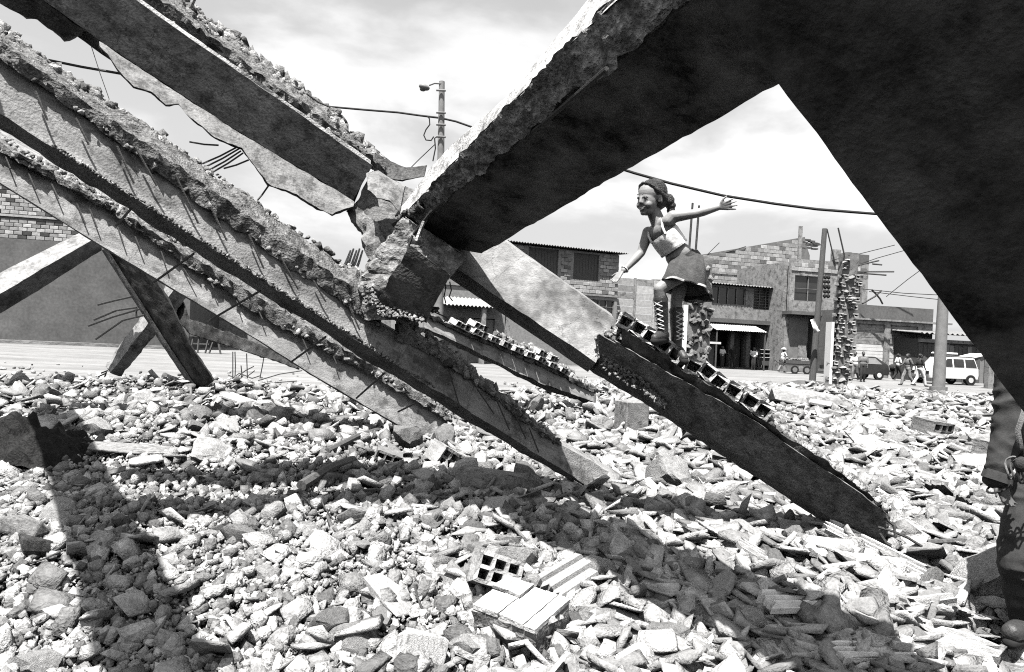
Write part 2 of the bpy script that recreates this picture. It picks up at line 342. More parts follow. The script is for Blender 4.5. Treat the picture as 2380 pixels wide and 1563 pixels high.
def hollow_mesh(nx, nz, L_, H_, D_, w, jitter=0.0):
    xs, zs = [0], [0]
    cw = (L_-w*(nx+1))/nx; ch = (H_-w*(nz+1))/nz
    for i in range(nx): xs += [xs[-1]+w, xs[-1]+w+cw]
    xs.append(xs[-1]+w)
    for i in range(nz): zs += [zs[-1]+w, zs[-1]+w+ch]
    zs.append(zs[-1]+w)
    bm = bmesh.new(); grid_solid(bm, [x-L_/2 for x in xs], [z-H_/2 for z in zs], lambda i, k: not (i % 2 and k % 2), -D_/2, D_/2-0.02); add_box(bm, -L_/2+0.002, L_/2-0.002, D_/2-0.019, D_/2, -H_/2+0.002, H_/2-0.002)  # back plate added to keep light out of the holes
    for v in bm.verts:
        v.co += Vector((random.uniform(-1, 1), random.uniform(-1, 1)*2, random.uniform(-1, 1)))*jitter
    bmesh.ops.recalc_face_normals(bm, faces=bm.faces)
    me = bpy.data.meshes.new('hollow_brick'); bm.to_mesh(me); bm.free(); return me
# ------------------------------------------------------------------ ground and road
def sheet(name, xs, ys, zf, material):
    nx, ny = len(xs), len(ys); V = [(x, y, zf(x, y)) for y in ys for x in xs]
    Fc = [(j*nx+i, j*nx+i+1, (j+1)*nx+i+1, (j+1)*nx+i) for j in range(ny-1) for i in range(nx-1)]
    me = bpy.data.meshes.new(name); me.from_pydata(V, [], Fc); shade(me, 60)
    return tag(put(name, me, material), None, None, kind='structure')
xs = [-60, -45, -34, -27] + [-22+0.3*i for i in range(180)] + [34, 42, 60]
ys = [-40, -25, -14, -8, -4] + [-2+0.25*i for i in range(124)]
sheet('rubble_ground', xs, ys, lambda x, y: gh(x, y)-0.09*sstep(edge_y(x)-0.8, edge_y(x)+0.8, y)-0.03, 'soil')
sheet('sandy_road', [-900, -200, -80, -40] + [-30+2.5*i for i in range(29)] + [60, 120, 300, 900], [14, 17, 20, 24, 28, 32, 36, 40, 45, 50, 60, 90, 200, 900],
      lambda x, y: 0.03*noise.noise(Vector((x*0.25, y*0.25, 0)))*(1 if y < 60 else 0), 'street')

# ------------------------------------------------------------------ fallen roof beams
def lin(u0, d0, u1, d1): return lambda u: 1/((1/d0)+((1/d1)-(1/d0))*(u-u0)/(u1-u0))
def stones_on(parent, name, lo, hi, dfn, u0, u1, n, smin, smax, ddep=(0.0, 0.2), material='crest'):
    pos, size = [], []
    for _ in range(n):
        u = random.uniform(u0, u1); t = random.random()**0.8; v = interp(lo, u)*(1-t)+interp(hi, u)*t
        pos.append(P(u, v, dfn(u)+ddep[0]+(ddep[1]-ddep[0])*t)[:]); size.append(random.uniform(smin, smax))
    o = joined(name, ROUND, np.array(pos), np.array(size), 1.0, material, parent); o['kind'] = 'stuff'; return o
def bar(parent, pts, r=0.007, name='rebar', material='rebar', seg=5): return tube(name, pts, r, material, parent, seg)

# --- the long beam in the middle
dB = lin(0, 3.7, 1400, 6.3)
TFB = [(-250,-52),(0,130),(400,420),(850,738),(1077,866),(1248,1000),(1443,1112)]
BFB = [(-250,106),(0,265),(590,640),(1077,948),(1367,1131),(1443,1182)]
DYB = [(-250,42),(0,40),(700,36),(1077,30),(1400,12)]
TBB = [(-250,-92),(0,66),(250,232),(490,395),(660,515),(800,608),(890,668)]
TB2 = [(915,725),(1025,798),(1125,884),(1180,925),(1255,990),(1310,1030)]
tB = thing('fallen_beam', 'long middle concrete beam with thin steel bars on its face, tip on the rubble', 'concrete beam', P(1400, 1160, 6.3), group='fallen roof beams')
def at(root, fn):      # parts are modelled in world space and then hung on their thing
    o = fn(); adopt(root, o); return o
def adopt(root, *objs):
    root_m = Matrix.Translation(root.location) @ root.rotation_euler.to_matrix().to_4x4(); inv = root_m.inverted()
    for o in objs:
        o.parent = root; o.matrix_parent_inverse = inv
us = [-250, 0, 200, 400, 590, 850, 1077, 1248, 1367, 1440]
secs = []
for u in us:
    d = dB(u); tf, bf = interp(TFB, u), interp(BFB, u); le = 0.075*(bf-tf)/135*d/3.7
    secs.append([P(u, tf, d+le), P(u, bf, d), P(u+6, bf+interp(DYB, u), d+0.2), P(u, tf-10, d+le+0.22)])
adopt(tB, sweep('beam_body', secs, 'beam', step=0.05, amp=0.006, rag={1: 0.016, 2: 0.02, 0: 0.012}))
def crest(root, name, lo, hi, dfn, us, seed, amp=0.02, rag=0.05, thick=0.2, step=0.035, front=0.02):
    s = []
    for u in us:
        d = dfn(u); a, b = interp(lo, u), interp(hi, u)
        s.append([P(u, a+4, d-front+0.05), P(u, a*0.5+b*0.5, d+0.02), P(u, b+5, d+thick*0.6+0.05), P(u, b+8, d+thick+0.06), P(u, a-6, d+thick+0.06)])
    o = sweep(name, s, 'crest_mass', step=step, amp=amp, freq=16, rag={0: rag*0.6, 1: rag, 2: rag}, seed=seed, smooth=25); adopt(root, o); return o
M['crest_mass'] = mat('broken slab edge', 0.19, 0.6, 16, 70, 1.0, speck=14)
crest(tB, 'broken_slab_edge', TFB, TBB, dB, [-250, 0, 120, 250, 370, 490, 660, 800, 885], 3.0)
crest(tB, 'broken_slab_edge', TFB, TB2, dB, [925, 1025, 1077, 1125, 1180, 1255, 1305], 5.0, amp=0.02, rag=0.06)
adopt(tB, stones_on(None, 'slab_rubble', TFB, TBB, lambda u: dB(u)+0.02, -40, 880, 1100, 0.006, 0.03)); adopt(tB, stones_on(None, 'slab_rubble', TFB, TBB, lambda u: dB(u)+0.02, -40, 880, 160, 0.03, 0.06, (0.03, 0.2)))
adopt(tB, stones_on(None, 'slab_rubble', TFB, TB2, lambda u: dB(u)+0.02, 925, 1300, 260, 0.01, 0.05))
adopt(tB, stones_on(None, 'chipped_aggregate', BFB, [(a, b-9) for a, b in BFB], lambda u: dB(u)-0.006, 120, 1010, 520, 0.003, 0.013, (0, 0.0)))
for (a, b, c, e) in ((82,212,110,280),(176,275,206,336),(272,340,311,426),(316,345,364,432),(408,408,461,520),(488,478,527,560),(578,545,613,625),(652,598,693,673),(728,652,757,702),(812,712,836,768),
                     (1042,858,1072,958),(1098,888,1148,962),(1150,920,1184,1000),(1196,962,1222,1020),(1230,995,1252,1052)):
    da, db = dB(a)-0.0, dB(c); adopt(tB, bar(None, [P(a, b, da+0.01), P((a+c)/2, (b+e)/2, (da+db)/2-0.012), P(c, e, db-0.02)], 0.0065))
for (a, b, c, e) in ((605,676,484,747),(450,590,358,656),(304,486,270,525),(757,783,676,842),(893,868,828,926),(965,938,925,958)):
    adopt(tB, bar(None, [P(a, b, dB(a)+0.1), P(c, e, dB(a)+0.35)], 0.008))

# --- the upper beam (left of the crossing) and its peeling lower skin
dA = lin(0, 4.3, 840, 5.35)
TFA = [(-120,-305),(315,0),(560,172),(865,385)]; BFA = [(-120,-156),(100,0),(240,100),(520,285),(820,465)]
FLA = [(-120,-95),(10,0),(75,38),(150,88),(200,72),(255,135),(310,200),(350,212),(385,245),(415,242),(440,275),(500,318),(560,343),(585,375),(622,428),(655,440),(690,452),(735,482),(772,497),(800,485),(822,480)]
CRA = [(-120,-360),(330,-70),(425,-8),(455,25),(500,62),(548,88),(600,135),(660,180),(705,205),(715,228),(760,255),(810,300),(865,345),(905,388)]
tA = thing('fallen_beam', 'dark mottled beam at the upper left, topmost of all, pale skin peeling from below', 'concrete beam', P(840, 440, 5.4), group='fallen roof beams')
secs = []
for u in (-120, 60, 240, 520, 820):
    d = dA(u); secs.append([P(u+46, interp(TFA, u+46), d), P(u, interp(BFA, u), d+0.07), P(u-4, interp(BFA, u)+26, d+0.22), P(u+40, interp(TFA, u+46)-6, d+0.27)])
adopt(tA, sweep('beam_body', secs, 'beam_stained', step=0.06, amp=0.004, rag={0: 0.006}))
secs = []
for u in [-120, 10, 45, 75, 110, 150, 175, 200, 238]:
    d = dA(u); a, b = interp(BFA, u)+2, interp(FLA, u)+6; secs.append([P(u, a, d+0.06), P(u, b, d+0.16), P(u, b+3, d+0.24), P(u, a+8, d+0.3)])
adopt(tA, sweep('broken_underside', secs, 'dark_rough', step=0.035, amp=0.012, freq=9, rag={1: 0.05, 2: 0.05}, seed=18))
secs = []
for u in [232, 255, 310, 350, 385, 415, 440, 500, 560, 585, 622, 655, 690, 735, 772, 800, 822]:
    d = dA(u); a, b = interp(BFA, u)+2, interp(FLA, u); k = min(0.16, 0.0011*max(2, b-a)+0.02)
    secs.append([P(u, a, d+0.035), P(u, b, d-k), P(u, b+4, d-k+0.035), P(u, a+10, d+0.2)])
adopt(tA, sweep('peeling_skin', secs, 'flange', step=0.035, amp=0.008, freq=9, rag={1: 0.03, 2: 0.03}, seed=8))
crest(tA, 'broken_slab_edge', TFA, CRA, lambda u: dA(u)+0.03, [330, 425, 455, 500, 548, 600, 660, 705, 760, 810, 865, 893], 11.0, amp=0.03, rag=0.08, thick=0.3, front=0.0)
adopt(tA, stones_on(None, 'slab_rubble', TFA, CRA, lambda u: dA(u)+0.05, 330, 885, 420, 0.015, 0.07, (0.02, 0.25)))
secs = [[P(u, interp(TFA, u)-9, dA(u)-0.005), P(u, interp(TFA, u)+1, dA(u)-0.008), P(u, interp(TFA, u)+1, dA(u)+0.03), P(u, interp(TFA, u)-9, dA(u)+0.08)] for u in (318, 450, 600, 730, 862)]
adopt(tA, sweep('slab_lip', secs, 'pale_and_sunlit', step=0.05, amp=0.005, rag={0: 0.012}))
for (a, b, c, e) in ((553,341,470,381),(557,345,478,388),(560,351,487,395),(565,356,495,400),(578,372,520,392),(624,432,594,471),(508,338,440,330)):
    adopt(tA, bar(None, [P(a, b, dA(a)-0.02), P((a+c)/2, (b+e)/2+2, dA(a)-0.05), P(c, e, dA(a)-0.1)], 0.0065))
adopt(tA, bar(None, [P(444, 18, dA(440)+0.1), P(456, -8, dA(440)+0.1), P(480, -45, dA(440)+0.1)], 0.009))
adopt(tA, bar(None, [P(112, 140, dA(100)+0.3), P(190, 156, dA(180)+0.2), P(282, 172, dA(280)+0.02)], 0.009))
adopt(tA, bar(None, [P(212, 108, dA(212)+0.1), P(232, 170, dA(212)+0.1), P(254, 232, dA(212)+0.1)], 0.0025))
adopt(tA, bar(None, [P(712, 218, dA(712)+0.15), P(740, 238, dA(712)+0.2), P(768, 250, dA(712)+0.25)], 0.007))
# torn pieces between the upper beam's end and the crossing
secs = [[P(868, 398, 5.4), P(826, 478, 5.42), P(826, 480, 5.7), P(868, 400, 5.7)], [P(905, 415, 5.5), P(850, 505, 5.4), P(850, 507, 5.7), P(905, 417, 5.8)], [P(955, 440, 5.5), P(908, 560, 5.35), P(908, 562, 5.7), P(955, 442, 5.8)], [P(1010, 470, 5.5), P(985, 600, 5.4), P(985, 602, 5.7), P(1010, 472, 5.8)]]
adopt(tA, sweep('broken_beam_end', secs, 'beam_stained', step=0.05, amp=0.02, freq=8, rag={1: 0.04}))
secs = [[P(852, 405, 5.2), P(855, 440, 5.1), P(856, 442, 5.14), P(853, 403, 5.26)], [P(878, 400, 5.22), P(876, 462, 5.02), P(877, 465, 5.05), P(880, 398, 5.28)], [P(905, 418, 5.25), P(905, 468, 5.08), P(906, 471, 5.1), P(907, 416, 5.3)], [P(940, 435, 5.3), P(930, 492, 5.15), P(932, 494, 5.18), P(942, 433, 5.35)]]
adopt(tA, sweep('curled_skin', secs, 'flange', step=0.03, amp=0.006, rag={1: 0.03, 2: 0.03}))
secs = [[P(872, 352, 5.5), P(868, 395, 5.45), P(868, 398, 5.6), P(874, 350, 5.65)], [P(905, 378, 5.55), P(895, 412, 5.45), P(895, 415, 5.6), P(907, 376, 5.7)], [P(940, 392, 5.6), P(935, 420, 5.5), P(935, 423, 5.6), P(942, 390, 5.75)], [P(990, 388, 5.7), P(985, 410, 5.6), P(985, 412, 5.7), P(992, 386, 5.8)]]
adopt(tA, sweep('curled_slab', secs, 'dark_rough', step=0.04, amp=0.01, rag={0: 0.02}))
secs = [[P(824, 478, 5.4), P(806, 492, 5.4), P(808, 496, 5.6), P(826, 480, 5.6)], [P(860, 505, 5.3), P(842, 540, 5.3), P(842, 545, 5.6), P(862, 506, 5.6)], [P(890, 540, 5.2), P(852, 580, 5.2), P(852, 585, 5.5), P(890, 545, 5.5)], [P(905, 575, 5.2), P(870, 610, 5.2), P(870, 615, 5.5), P(905, 580, 5.5)]]
adopt(tA, sweep('hanging_lump', secs, 'beam_stained', step=0.035, amp=0.03, freq=9, rag={1: 0.05}))

# --- the lower left beam, further back
dC = lin(0, 7.2, 1000, 8.8)
TFC = [(-200,226),(0,350),(250,480),(541,690),(730,800),(945,912),(1060,990)]; BFC = [(-200,296),(0,425),(225,565),(585,781),(687,848),(945,1000),(1030,1050)]
TBC = [(-200,192),(0,316),(300,492),(600,657),(945,880),(1062,968)]
tC = thing('fallen_beam', 'grey concrete beam at the left, lowest of the long ones, behind the long middle beam', 'concrete beam', P(1000, 1020, 8.8), group='fallen roof beams')
secs = []
for u in (-200, 0, 225, 400, 585, 730, 945, 1040):
    d = dC(u); tf, bf = interp(TFC, u), interp(BFC, u); secs.append([P(u, tf, d+0.11), P(u, bf, d), P(u+2, bf+5, d+0.25), P(u, tf-8, d+0.4)])
adopt(tC, sweep('beam_body', secs, 'beam', step=0.08, amp=0.006, rag={0: 0.02}))
crest(tC, 'broken_slab_edge', TFC, TBC, dC, [-200, 0, 150, 300, 450, 600, 770, 945, 1050], 21.0, amp=0.03, rag=0.08, thick=0.3, step=0.05)
adopt(tC, stones_on(None, 'slab_rubble', TFC, TBC, lambda u: dC(u)+0.02, -20, 1045, 900, 0.012, 0.05))
secs = [[P(u, interp(TBC, u)-24, dC(u)+0.75), P(u, interp(TBC, u)+6, dC(u)+0.27), P(u, interp(TBC, u)+20, dC(u)+0.27), P(u, interp(TBC, u)-8, dC(u)+0.8)] for u in (-200, 0, 300, 600, 945)]
adopt(tC, sweep('deck_slab', secs, 'beam_pale', step=0.12, amp=0.006))
for (a, b, c, e) in ((10,358,24,392),(60,390,83,441),(120,428,136,462),(172,458,199,522),(208,485,226,530),(272,524,286,563),(310,540,326,579),(374,583,384,612),(424,620,449,660),(485,648,497,670),(545,688,555,712),(596,712,610,742),(700,780,714,812),(770,815,782,846)):
    adopt(tC, bar(None, [P(a, b, dC(a)+0.05), P(c, e, dC(c)-0.02)], 0.007))

# --- the beam the girl walks on
dD = lin(1058, 5.4, 2030, 4.35)
tD = thing('fallen_beam', 'sloping concrete beam topped with hollow bricks, the girl standing on it', 'concrete beam', P(2030, 1270, 4.35), group='fallen roof beams')
TF1 = [(930,390),(1172,560),(1429,741),(1460,763)]; BF1 = [(930,533),(1058,622),(1382,841),(1420,867)]
secs = []
for u in (960, 1058, 1200, 1385):
    d = dD(u); secs.append([P(u+44, interp(TF1, u+44), d+0.12), P(u, interp(BF1, u), d), P(u-18, interp(BF1, u)+22, d+0.26), P(u+36, interp(TF1, u+40)-8, d+0.36)])
adopt(tD, sweep('smooth_length', secs, 'beam_pale', step=0.06, amp=0.004, rag={1: 0.008, 0: 0.006}))
TF2 = [(1385,775),(1501,837),(1640,914),(1748,976),(1860,1052),(1952,1115),(2064,1199)]; BF2 = [(1385,845),(1474,897),(1640,1010),(1910,1194),(2035,1280)]
secs = []
secs.append([P(1368, 785, dD(1350)+0.32), P(1362, 825, dD(1350)+0.2), P(1350, 838, dD(1350)+0.36), P(1368, 780, dD(1350)+0.45)])
for u in (1392, 1501, 1640, 1748, 1860, 1952, 2030):
    d = dD(u); secs.append([P(u, interp(TF2, u), d-0.12), P(u, interp(BF2, u), d+0.06), P(u-12, interp(BF2, u)+18-10*(u-1392)/640, d+0.28), P(u, interp(TF2, u)-6, d+0.3)])
secs.append([P(2072, 1205, 4.33), P(2045, 1290, 4.33), P(2040, 1290, 4.6), P(2068, 1200, 4.6)])
adopt(tD, sweep('bare_length', secs, 'beam_stained', step=0.045, amp=0.012, rag={0: 0.03, 1: 0.01}))
BRL = [(1420,735),(1466,757),(1500,779),(1560,822),(1590,845),(1625,862),(1666,886),(1705,914),(1760,950),(1830,1000)]
# mortar bed and the row of hollow bricks
TOPD = [(1400,770),(1424,755),(1464,748),(1518,780),(1557,806),(1591,836),(1644,864),(1751,928),(1840,1000),(1912,1068),(2001,1128),(2072,1189)]
secs = [[P(u, interp(BRL, u)+17, dD(u)-0.115), P(u, interp(TF2, u)+10, dD(u)-0.05), P(u, interp(TF2, u)+8, dD(u)+0.3), P(u, interp(BRL, u)+15, dD(u)+0.28)] for u in (1446, 1470, 1500, 1560, 1590, 1640, 1700, 1760, 1800)]
secs += [[P(u, interp(TF2, u)-18, dD(u)-0.1), P(u, interp(TF2, u)+12, dD(u)-0.05), P(u, interp(TF2, u)+10, dD(u)+0.3), P(u, interp(TF2, u)-16, dD(u)+0.28)] for u in (1860, 1952, 2040)]
adopt(tD, sweep('mortar_bed', secs, 'dark_rough', step=0.03, amp=0.02, freq=12, rag={1: 0.05, 0: 0.02}, seed=30))
HB = [hollow_mesh(2, 1, 0.205, 0.105, 0.24, 0.017, 0.006), hollow_mesh(3, 1, 0.30, 0.105, 0.24, 0.017, 0.006), hollow_mesh(1, 1, 0.11, 0.105, 0.24, 0.018, 0.008)]
for me in HB: me.materials.append(M['hollow'])
def along(pa, pb):
    ax = (pb-pa).normalized(); yv = Vector((0, 1, 0)); yv = (yv-ax*ax.dot(yv)).normalized(); zv = ax.cross(yv)
    return Matrix((ax, yv, zv)).transposed().to_4x4()
u = 1445.0; seq = [2, 0, 0, 2, 0, 2, 0, 0, 2, 0, 2, 0]
for i, b in enumerate(seq):
    wpx = (0.11, 0.205, 0.30)[[2, 0, 1].index(b)]*1587/dD(u)*0.80
    uc = u+wpx/2; pa, pb = P(u, interp(BRL, u), dD(u)), P(u+wpx, interp(BRL, u+wpx), dD(u+wpx))
    if uc > 1775: break
    mm = along(pa, pb) @ Matrix.Rotation(random.uniform(-0.09, 0.09)+(0.16 if i in (4, 7) else 0), 4, 'Y') @ Matrix.Rotation(random.uniform(-0.12, 0.12), 4, 'Z')
    o = bpy.data.objects.new('brick', HB[b]); COL.objects.link(o)
    o.matrix_world = Matrix.Translation(P(uc, interp(BRL, uc), dD(uc)+0.03+random.uniform(-0.02, 0.015))) @ mm
    mw = o.matrix_world.copy(); o.parent = tD; o.matrix_world = mw; o.matrix_parent_inverse = Matrix.Translation(tD.location).inverted()
    u += wpx+3+(8 if i in (2, 5) else 0)
secs = [[P(u, interp(TOPD, u)+2, dD(u)+0.0), P(u, interp(TOPD, u)+5, dD(u)-0.06), P(u, interp(TOPD, u)+6, dD(u)+0.22), P(u, interp(TOPD, u)+2, dD(u)+0.24)] for u in (1424, 1500, 1560, 1636, 1712, 1785, 1850)]
adopt(tD, stones_on(None, 'brick_rubble', [(a, b-14) for a, b in TF2], TOPD, lambda u: dD(u)-0.06, 1740, 2060, 620, 0.01, 0.045, (0.0, 0.22)))
adopt(tD, stones_on(None, 'brick_rubble', [(a, b+16) for a, b in BRL], [(a, b-18) for a, b in BRL], lambda u: dD(u)-0.06, 1440, 1790, 130, 0.006, 0.026, (0.0, 0.3)))
adopt(tD, stones_on(None, 'brick_rubble', [(1380, 850), (1500, 920), (1560, 965)], [(1400, 800), (1500, 885), (1560, 955)], lambda u: dD(u)-0.05, 1385, 1545, 220, 0.006, 0.022, (0.0, 0.05)))
adopt(tD, stones_on(None, 'brick_rubble', [(1405, 790), (1450, 768)], [(1420, 762), (1455, 752)], lambda u: dD(u), 1408, 1448, 70, 0.01, 0.03, (0.0, 0.2)))
crest(tD, 'broken_top', [(a, b-14) for a, b in TF2], [(a, b+8) for a, b in TOPD], dD, [1775, 1859, 1900, 1943, 1985, 2040], 44.0, amp=0.03, rag=0.05, thick=0.2, step=0.03, front=0.05)
for (pts) in (((2040,1225),(2075,1235),(2110,1250),(2150,1275)),((2045,1240),(2060,1262),(2072,1268)),((2058,1205),(2078,1222),(2081,1248))):
    adopt(tD, bar(None, [P(a, b, 4.3-0.02*i) for i, (a, b) in enumerate(pts)], 0.009))

# --- the small beam behind, bricks on top
dF = lin(1000, 11.0, 1396, 13.6)
TFF = [(985,722),(1040,753),(1259,846),(1382,906)]; BFF = [(985,762),(1040,785),(1259,892),(1396,940)]; TBF = [(985,690),(1040,725),(1150,774),(1259,813),(1368,895),(1395,915)]
tF = thing('fallen_beam', 'small far beam under the girl\'s beam, a ragged row of hollow bricks along its top', 'concrete beam', P(1390, 945, 13.6), group='fallen roof beams')
secs = [[P(u, interp(TFF, u), dF(u)+0.12), P(u, interp(BFF, u), dF(u)), P(u, interp(BFF, u)+11, dF(u)+0.3), P(u, interp(TFF, u)-3, dF(u)+0.4)] for u in (985, 1040, 1150, 1259, 1330, 1385)]
adopt(tF, sweep('beam_body', secs, 'beam_pale', step=0.08, amp=0.008, rag={1: 0.03, 2: 0.03}))
u = 1050.0
while u < 1300:
    b = random.choice((0, 0, 1)); dd = dF(u); wpx = (0.205 if b == 0 else 0.30)*1587/dd*0.9
    o = bpy.data.objects.new('brick', HB[b]); COL.objects.link(o); o.parent = tF; o.matrix_parent_inverse = Matrix.Translation(tF.location).inverted()
    pa, pb = P(u, interp(TFF, u), dF(u)), P(u+wpx, interp(TFF, u+wpx), dF(u+wpx))
    o.matrix_basis = Matrix.Translation(P(u+wpx/2, interp(TFF, u+wpx/2)-10, dd+0.12)) @ along(pa, pb) @ Matrix.Rotation(random.uniform(-0.1, 0.1), 4, 'Y')
    if 1090 < u < 1110 or 1140 < u < 1150 or u > 1225 and u < 1270:
        o2 = inst(o); o2.matrix_basis = Matrix.Translation(P(u+wpx/2+2, interp(TFF, u+wpx/2)-25, dd+0.14)) @ along(pa, pb) @ Matrix.Rotation(random.uniform(-0.1, 0.1), 4, 'Y')
    u += wpx+3
adopt(tF, stones_on(None, 'brick_rubble', TFF, TBF, dF, 1150, 1388, 200, 0.03, 0.085, (0.05, 0.3)))
crest(tF, 'mortar_bed', [(a, b+3) for a, b in TFF], [(a, b-6) for a, b in TFF], dF, [990, 1040, 1150, 1259, 1380], 51.0, amp=0.04, rag=0.06, thick=0.3, step=0.07)

# --- the big overhead rafter and the leaning slab (near, seen from below, the undersides' shade put into the colour)
tE = thing('roof_rafter', 'huge black concrete rafter overhead from the crossing to upper right, pale strip along its top', 'concrete rafter', P(990, 745, 5.0), group=None)
def lerp_sec(a, b, t): return [p+(q-p)*t for p, q in zip(a, b)]
s0 = [P(945, 492, 5.0), P(975, 520, 5.0), P(1161, 566, 5.0), P(1112, 530, 5.25)]
s2 = [P(1427, 0, 2.9), P(1485, 104, 2.9), P(1797, 201, 2.9), P(1735, 95, 3.15)]
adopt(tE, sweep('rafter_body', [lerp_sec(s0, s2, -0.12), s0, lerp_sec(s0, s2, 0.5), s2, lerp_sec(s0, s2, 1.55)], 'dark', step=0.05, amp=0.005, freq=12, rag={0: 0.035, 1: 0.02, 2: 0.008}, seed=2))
q0 = [P(944, 491, 4.975), P(974, 519, 4.975), P(980, 522, 5.1), P(950, 492, 5.1)]; q2 = [P(1424, -2, 2.88), P(1480, 102, 2.875), P(1490, 104, 2.98), P(1432, 0, 2.98)]
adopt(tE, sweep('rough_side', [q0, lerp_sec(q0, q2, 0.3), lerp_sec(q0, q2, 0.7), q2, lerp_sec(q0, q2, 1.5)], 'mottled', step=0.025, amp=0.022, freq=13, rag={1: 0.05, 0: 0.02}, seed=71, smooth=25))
o0 = [P(917, 502, 5.3), P(947, 489, 4.97), P(947, 492, 5.02), P(919, 505, 5.36)]; o2 = [P(1366, 2, 3.24), P(1432, 0, 2.86), P(1432, 3, 2.9), P(1368, 5, 3.28)]
om = [P(1190, 212, 3.78), P(1226, 200, 3.5), P(1228, 204, 3.54), P(1192, 216, 3.84)]; oq = [P(1034, 352, 4.66), P(1080, 350, 4.28), P(1080, 354, 4.32), P(1036, 356, 4.7)]
adopt(tE, sweep('sunlit_top_strip', [o0, oq, om, o2, lerp_sec(om, o2, 1.9)], 'pale_and_sunlit', step=0.05, amp=0.006, rag={1: 0.02, 0: 0.012}))  # the rafter's sunlit top, its brightness put into a pale strip
ja = [P(940, 503, 4.92), P(1085, 600, 4.9), P(1080, 590, 5.4), P(945, 500, 5.4)]; jb = [P(868, 590, 4.88), P(1052, 640, 4.85), P(1050, 636, 5.35), P(872, 588, 5.35)]
jc = [P(832, 652, 4.86), P(1024, 665, 4.86), P(1030, 656, 5.3), P(838, 650, 5.3)]; jd = [P(850, 742, 4.9), P(988, 748, 4.9), P(990, 746, 5.2), P(852, 740, 5.2)]
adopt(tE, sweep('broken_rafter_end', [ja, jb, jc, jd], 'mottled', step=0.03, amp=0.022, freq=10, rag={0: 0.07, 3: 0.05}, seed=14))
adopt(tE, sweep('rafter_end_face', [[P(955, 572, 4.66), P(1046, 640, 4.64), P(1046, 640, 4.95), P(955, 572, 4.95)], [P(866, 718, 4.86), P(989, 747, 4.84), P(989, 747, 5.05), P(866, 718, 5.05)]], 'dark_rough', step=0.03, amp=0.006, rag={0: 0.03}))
adopt(tE, stones_on(None, 'chipped_aggregate', [(845, 700), (880, 735), (988, 752)], [(845, 640), (890, 712), (985, 725)], lambda u: 4.80, 842, 985, 150, 0.005, 0.02, (0.0, 0.04)))
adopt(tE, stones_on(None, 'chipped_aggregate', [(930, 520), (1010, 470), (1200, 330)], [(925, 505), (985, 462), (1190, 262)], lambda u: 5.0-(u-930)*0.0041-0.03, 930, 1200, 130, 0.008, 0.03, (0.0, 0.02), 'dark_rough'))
adopt(tE, bar(None, [P(962, 545, 4.85), P(1000, 495, 4.7), P(1070, 437, 4.45), P(1140, 385, 4.1), P(1213, 328, 3.75), P(1300, 255, 3.4), P(1410, 160, 2.95)], 0.012, seg=7))
adopt(tE, bar(None, [P(958, 548, 4.8), P(950, 570, 4.8), P(944, 600, 4.8)], 0.01)); adopt(tE, bar(None, [P(985, 515, 4.75), P(975, 540, 4.75), P(968, 560, 4.75)], 0.014, material='pale_and_sunlit'))
for pts in (((1033,650),(1036,668),(1032,690),(1036,705)),((1045,655),(1049,675),(1044,690),(1052,700))):
    adopt(tE, bar(None, [P(a, b, 4.9+0.01*i) for i, (a, b) in enumerate(pts)], 0.005))
adopt(tE, bar(None, [P(1003+18*math.sin(i*1.3), 722+7*math.cos(i*2.1)-i*0.2, 4.85+0.03*math.sin(i*0.9)) for i in range(24)]+[P(1030, 735, 4.9), P(1042, 742, 4.9), P(1032, 748, 4.9)], 0.005))
tM = thing('leaning_slab', 'black concrete slab leaning down the right side, in front of the standing person', 'concrete slab', P(2790, 1500, 2.2))
e0, e1, e2, e3 = P(1660, -5, 1.5), P(1806, 192, 1.6), P(2322, 880, 1.85), P(2800, 1510, 2.2)
def msec(p, k=1.0): return [p, p+Vector((0.55, -0.62, 0.30))*2.2*k, p+Vector((0.55, -0.62, 0.30))*2.2*k+Vector((0.25, 0.25, 0.25)), p+Vector((0.22, 0.22, 0.2))]
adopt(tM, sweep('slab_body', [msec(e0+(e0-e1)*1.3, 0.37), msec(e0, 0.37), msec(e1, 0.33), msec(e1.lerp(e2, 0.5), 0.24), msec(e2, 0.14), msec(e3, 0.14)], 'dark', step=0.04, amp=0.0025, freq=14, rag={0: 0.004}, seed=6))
# the next rafter of the same roof, beyond the left edge of the picture; its shadow crosses the rubble
tN = thing('roof_rafter', 'concrete rafter still standing just outside the picture on the left', 'concrete rafter', (-2.6, 2.4, 3.4))
def nsec(x, y, z): x -= 0.08; return [Vector((x-0.13, y-0.1, z+0.1)), Vector((x-0.13, y-0.1, z-0.2)), Vector((x+0.13, y+0.1, z-0.2)), Vector((x+0.13, y+0.1, z+0.1))]
adopt(tN, sweep('rafter_body', [nsec(-5.55, 6.85, 3.35), nsec(-3.5, 4.0, 3.5), nsec(-1.75, 1.55, 3.65)], 'beam', step=0.1, amp=0.012, rag={0: 0.03, 1: 0.03, 2: 0.04}))

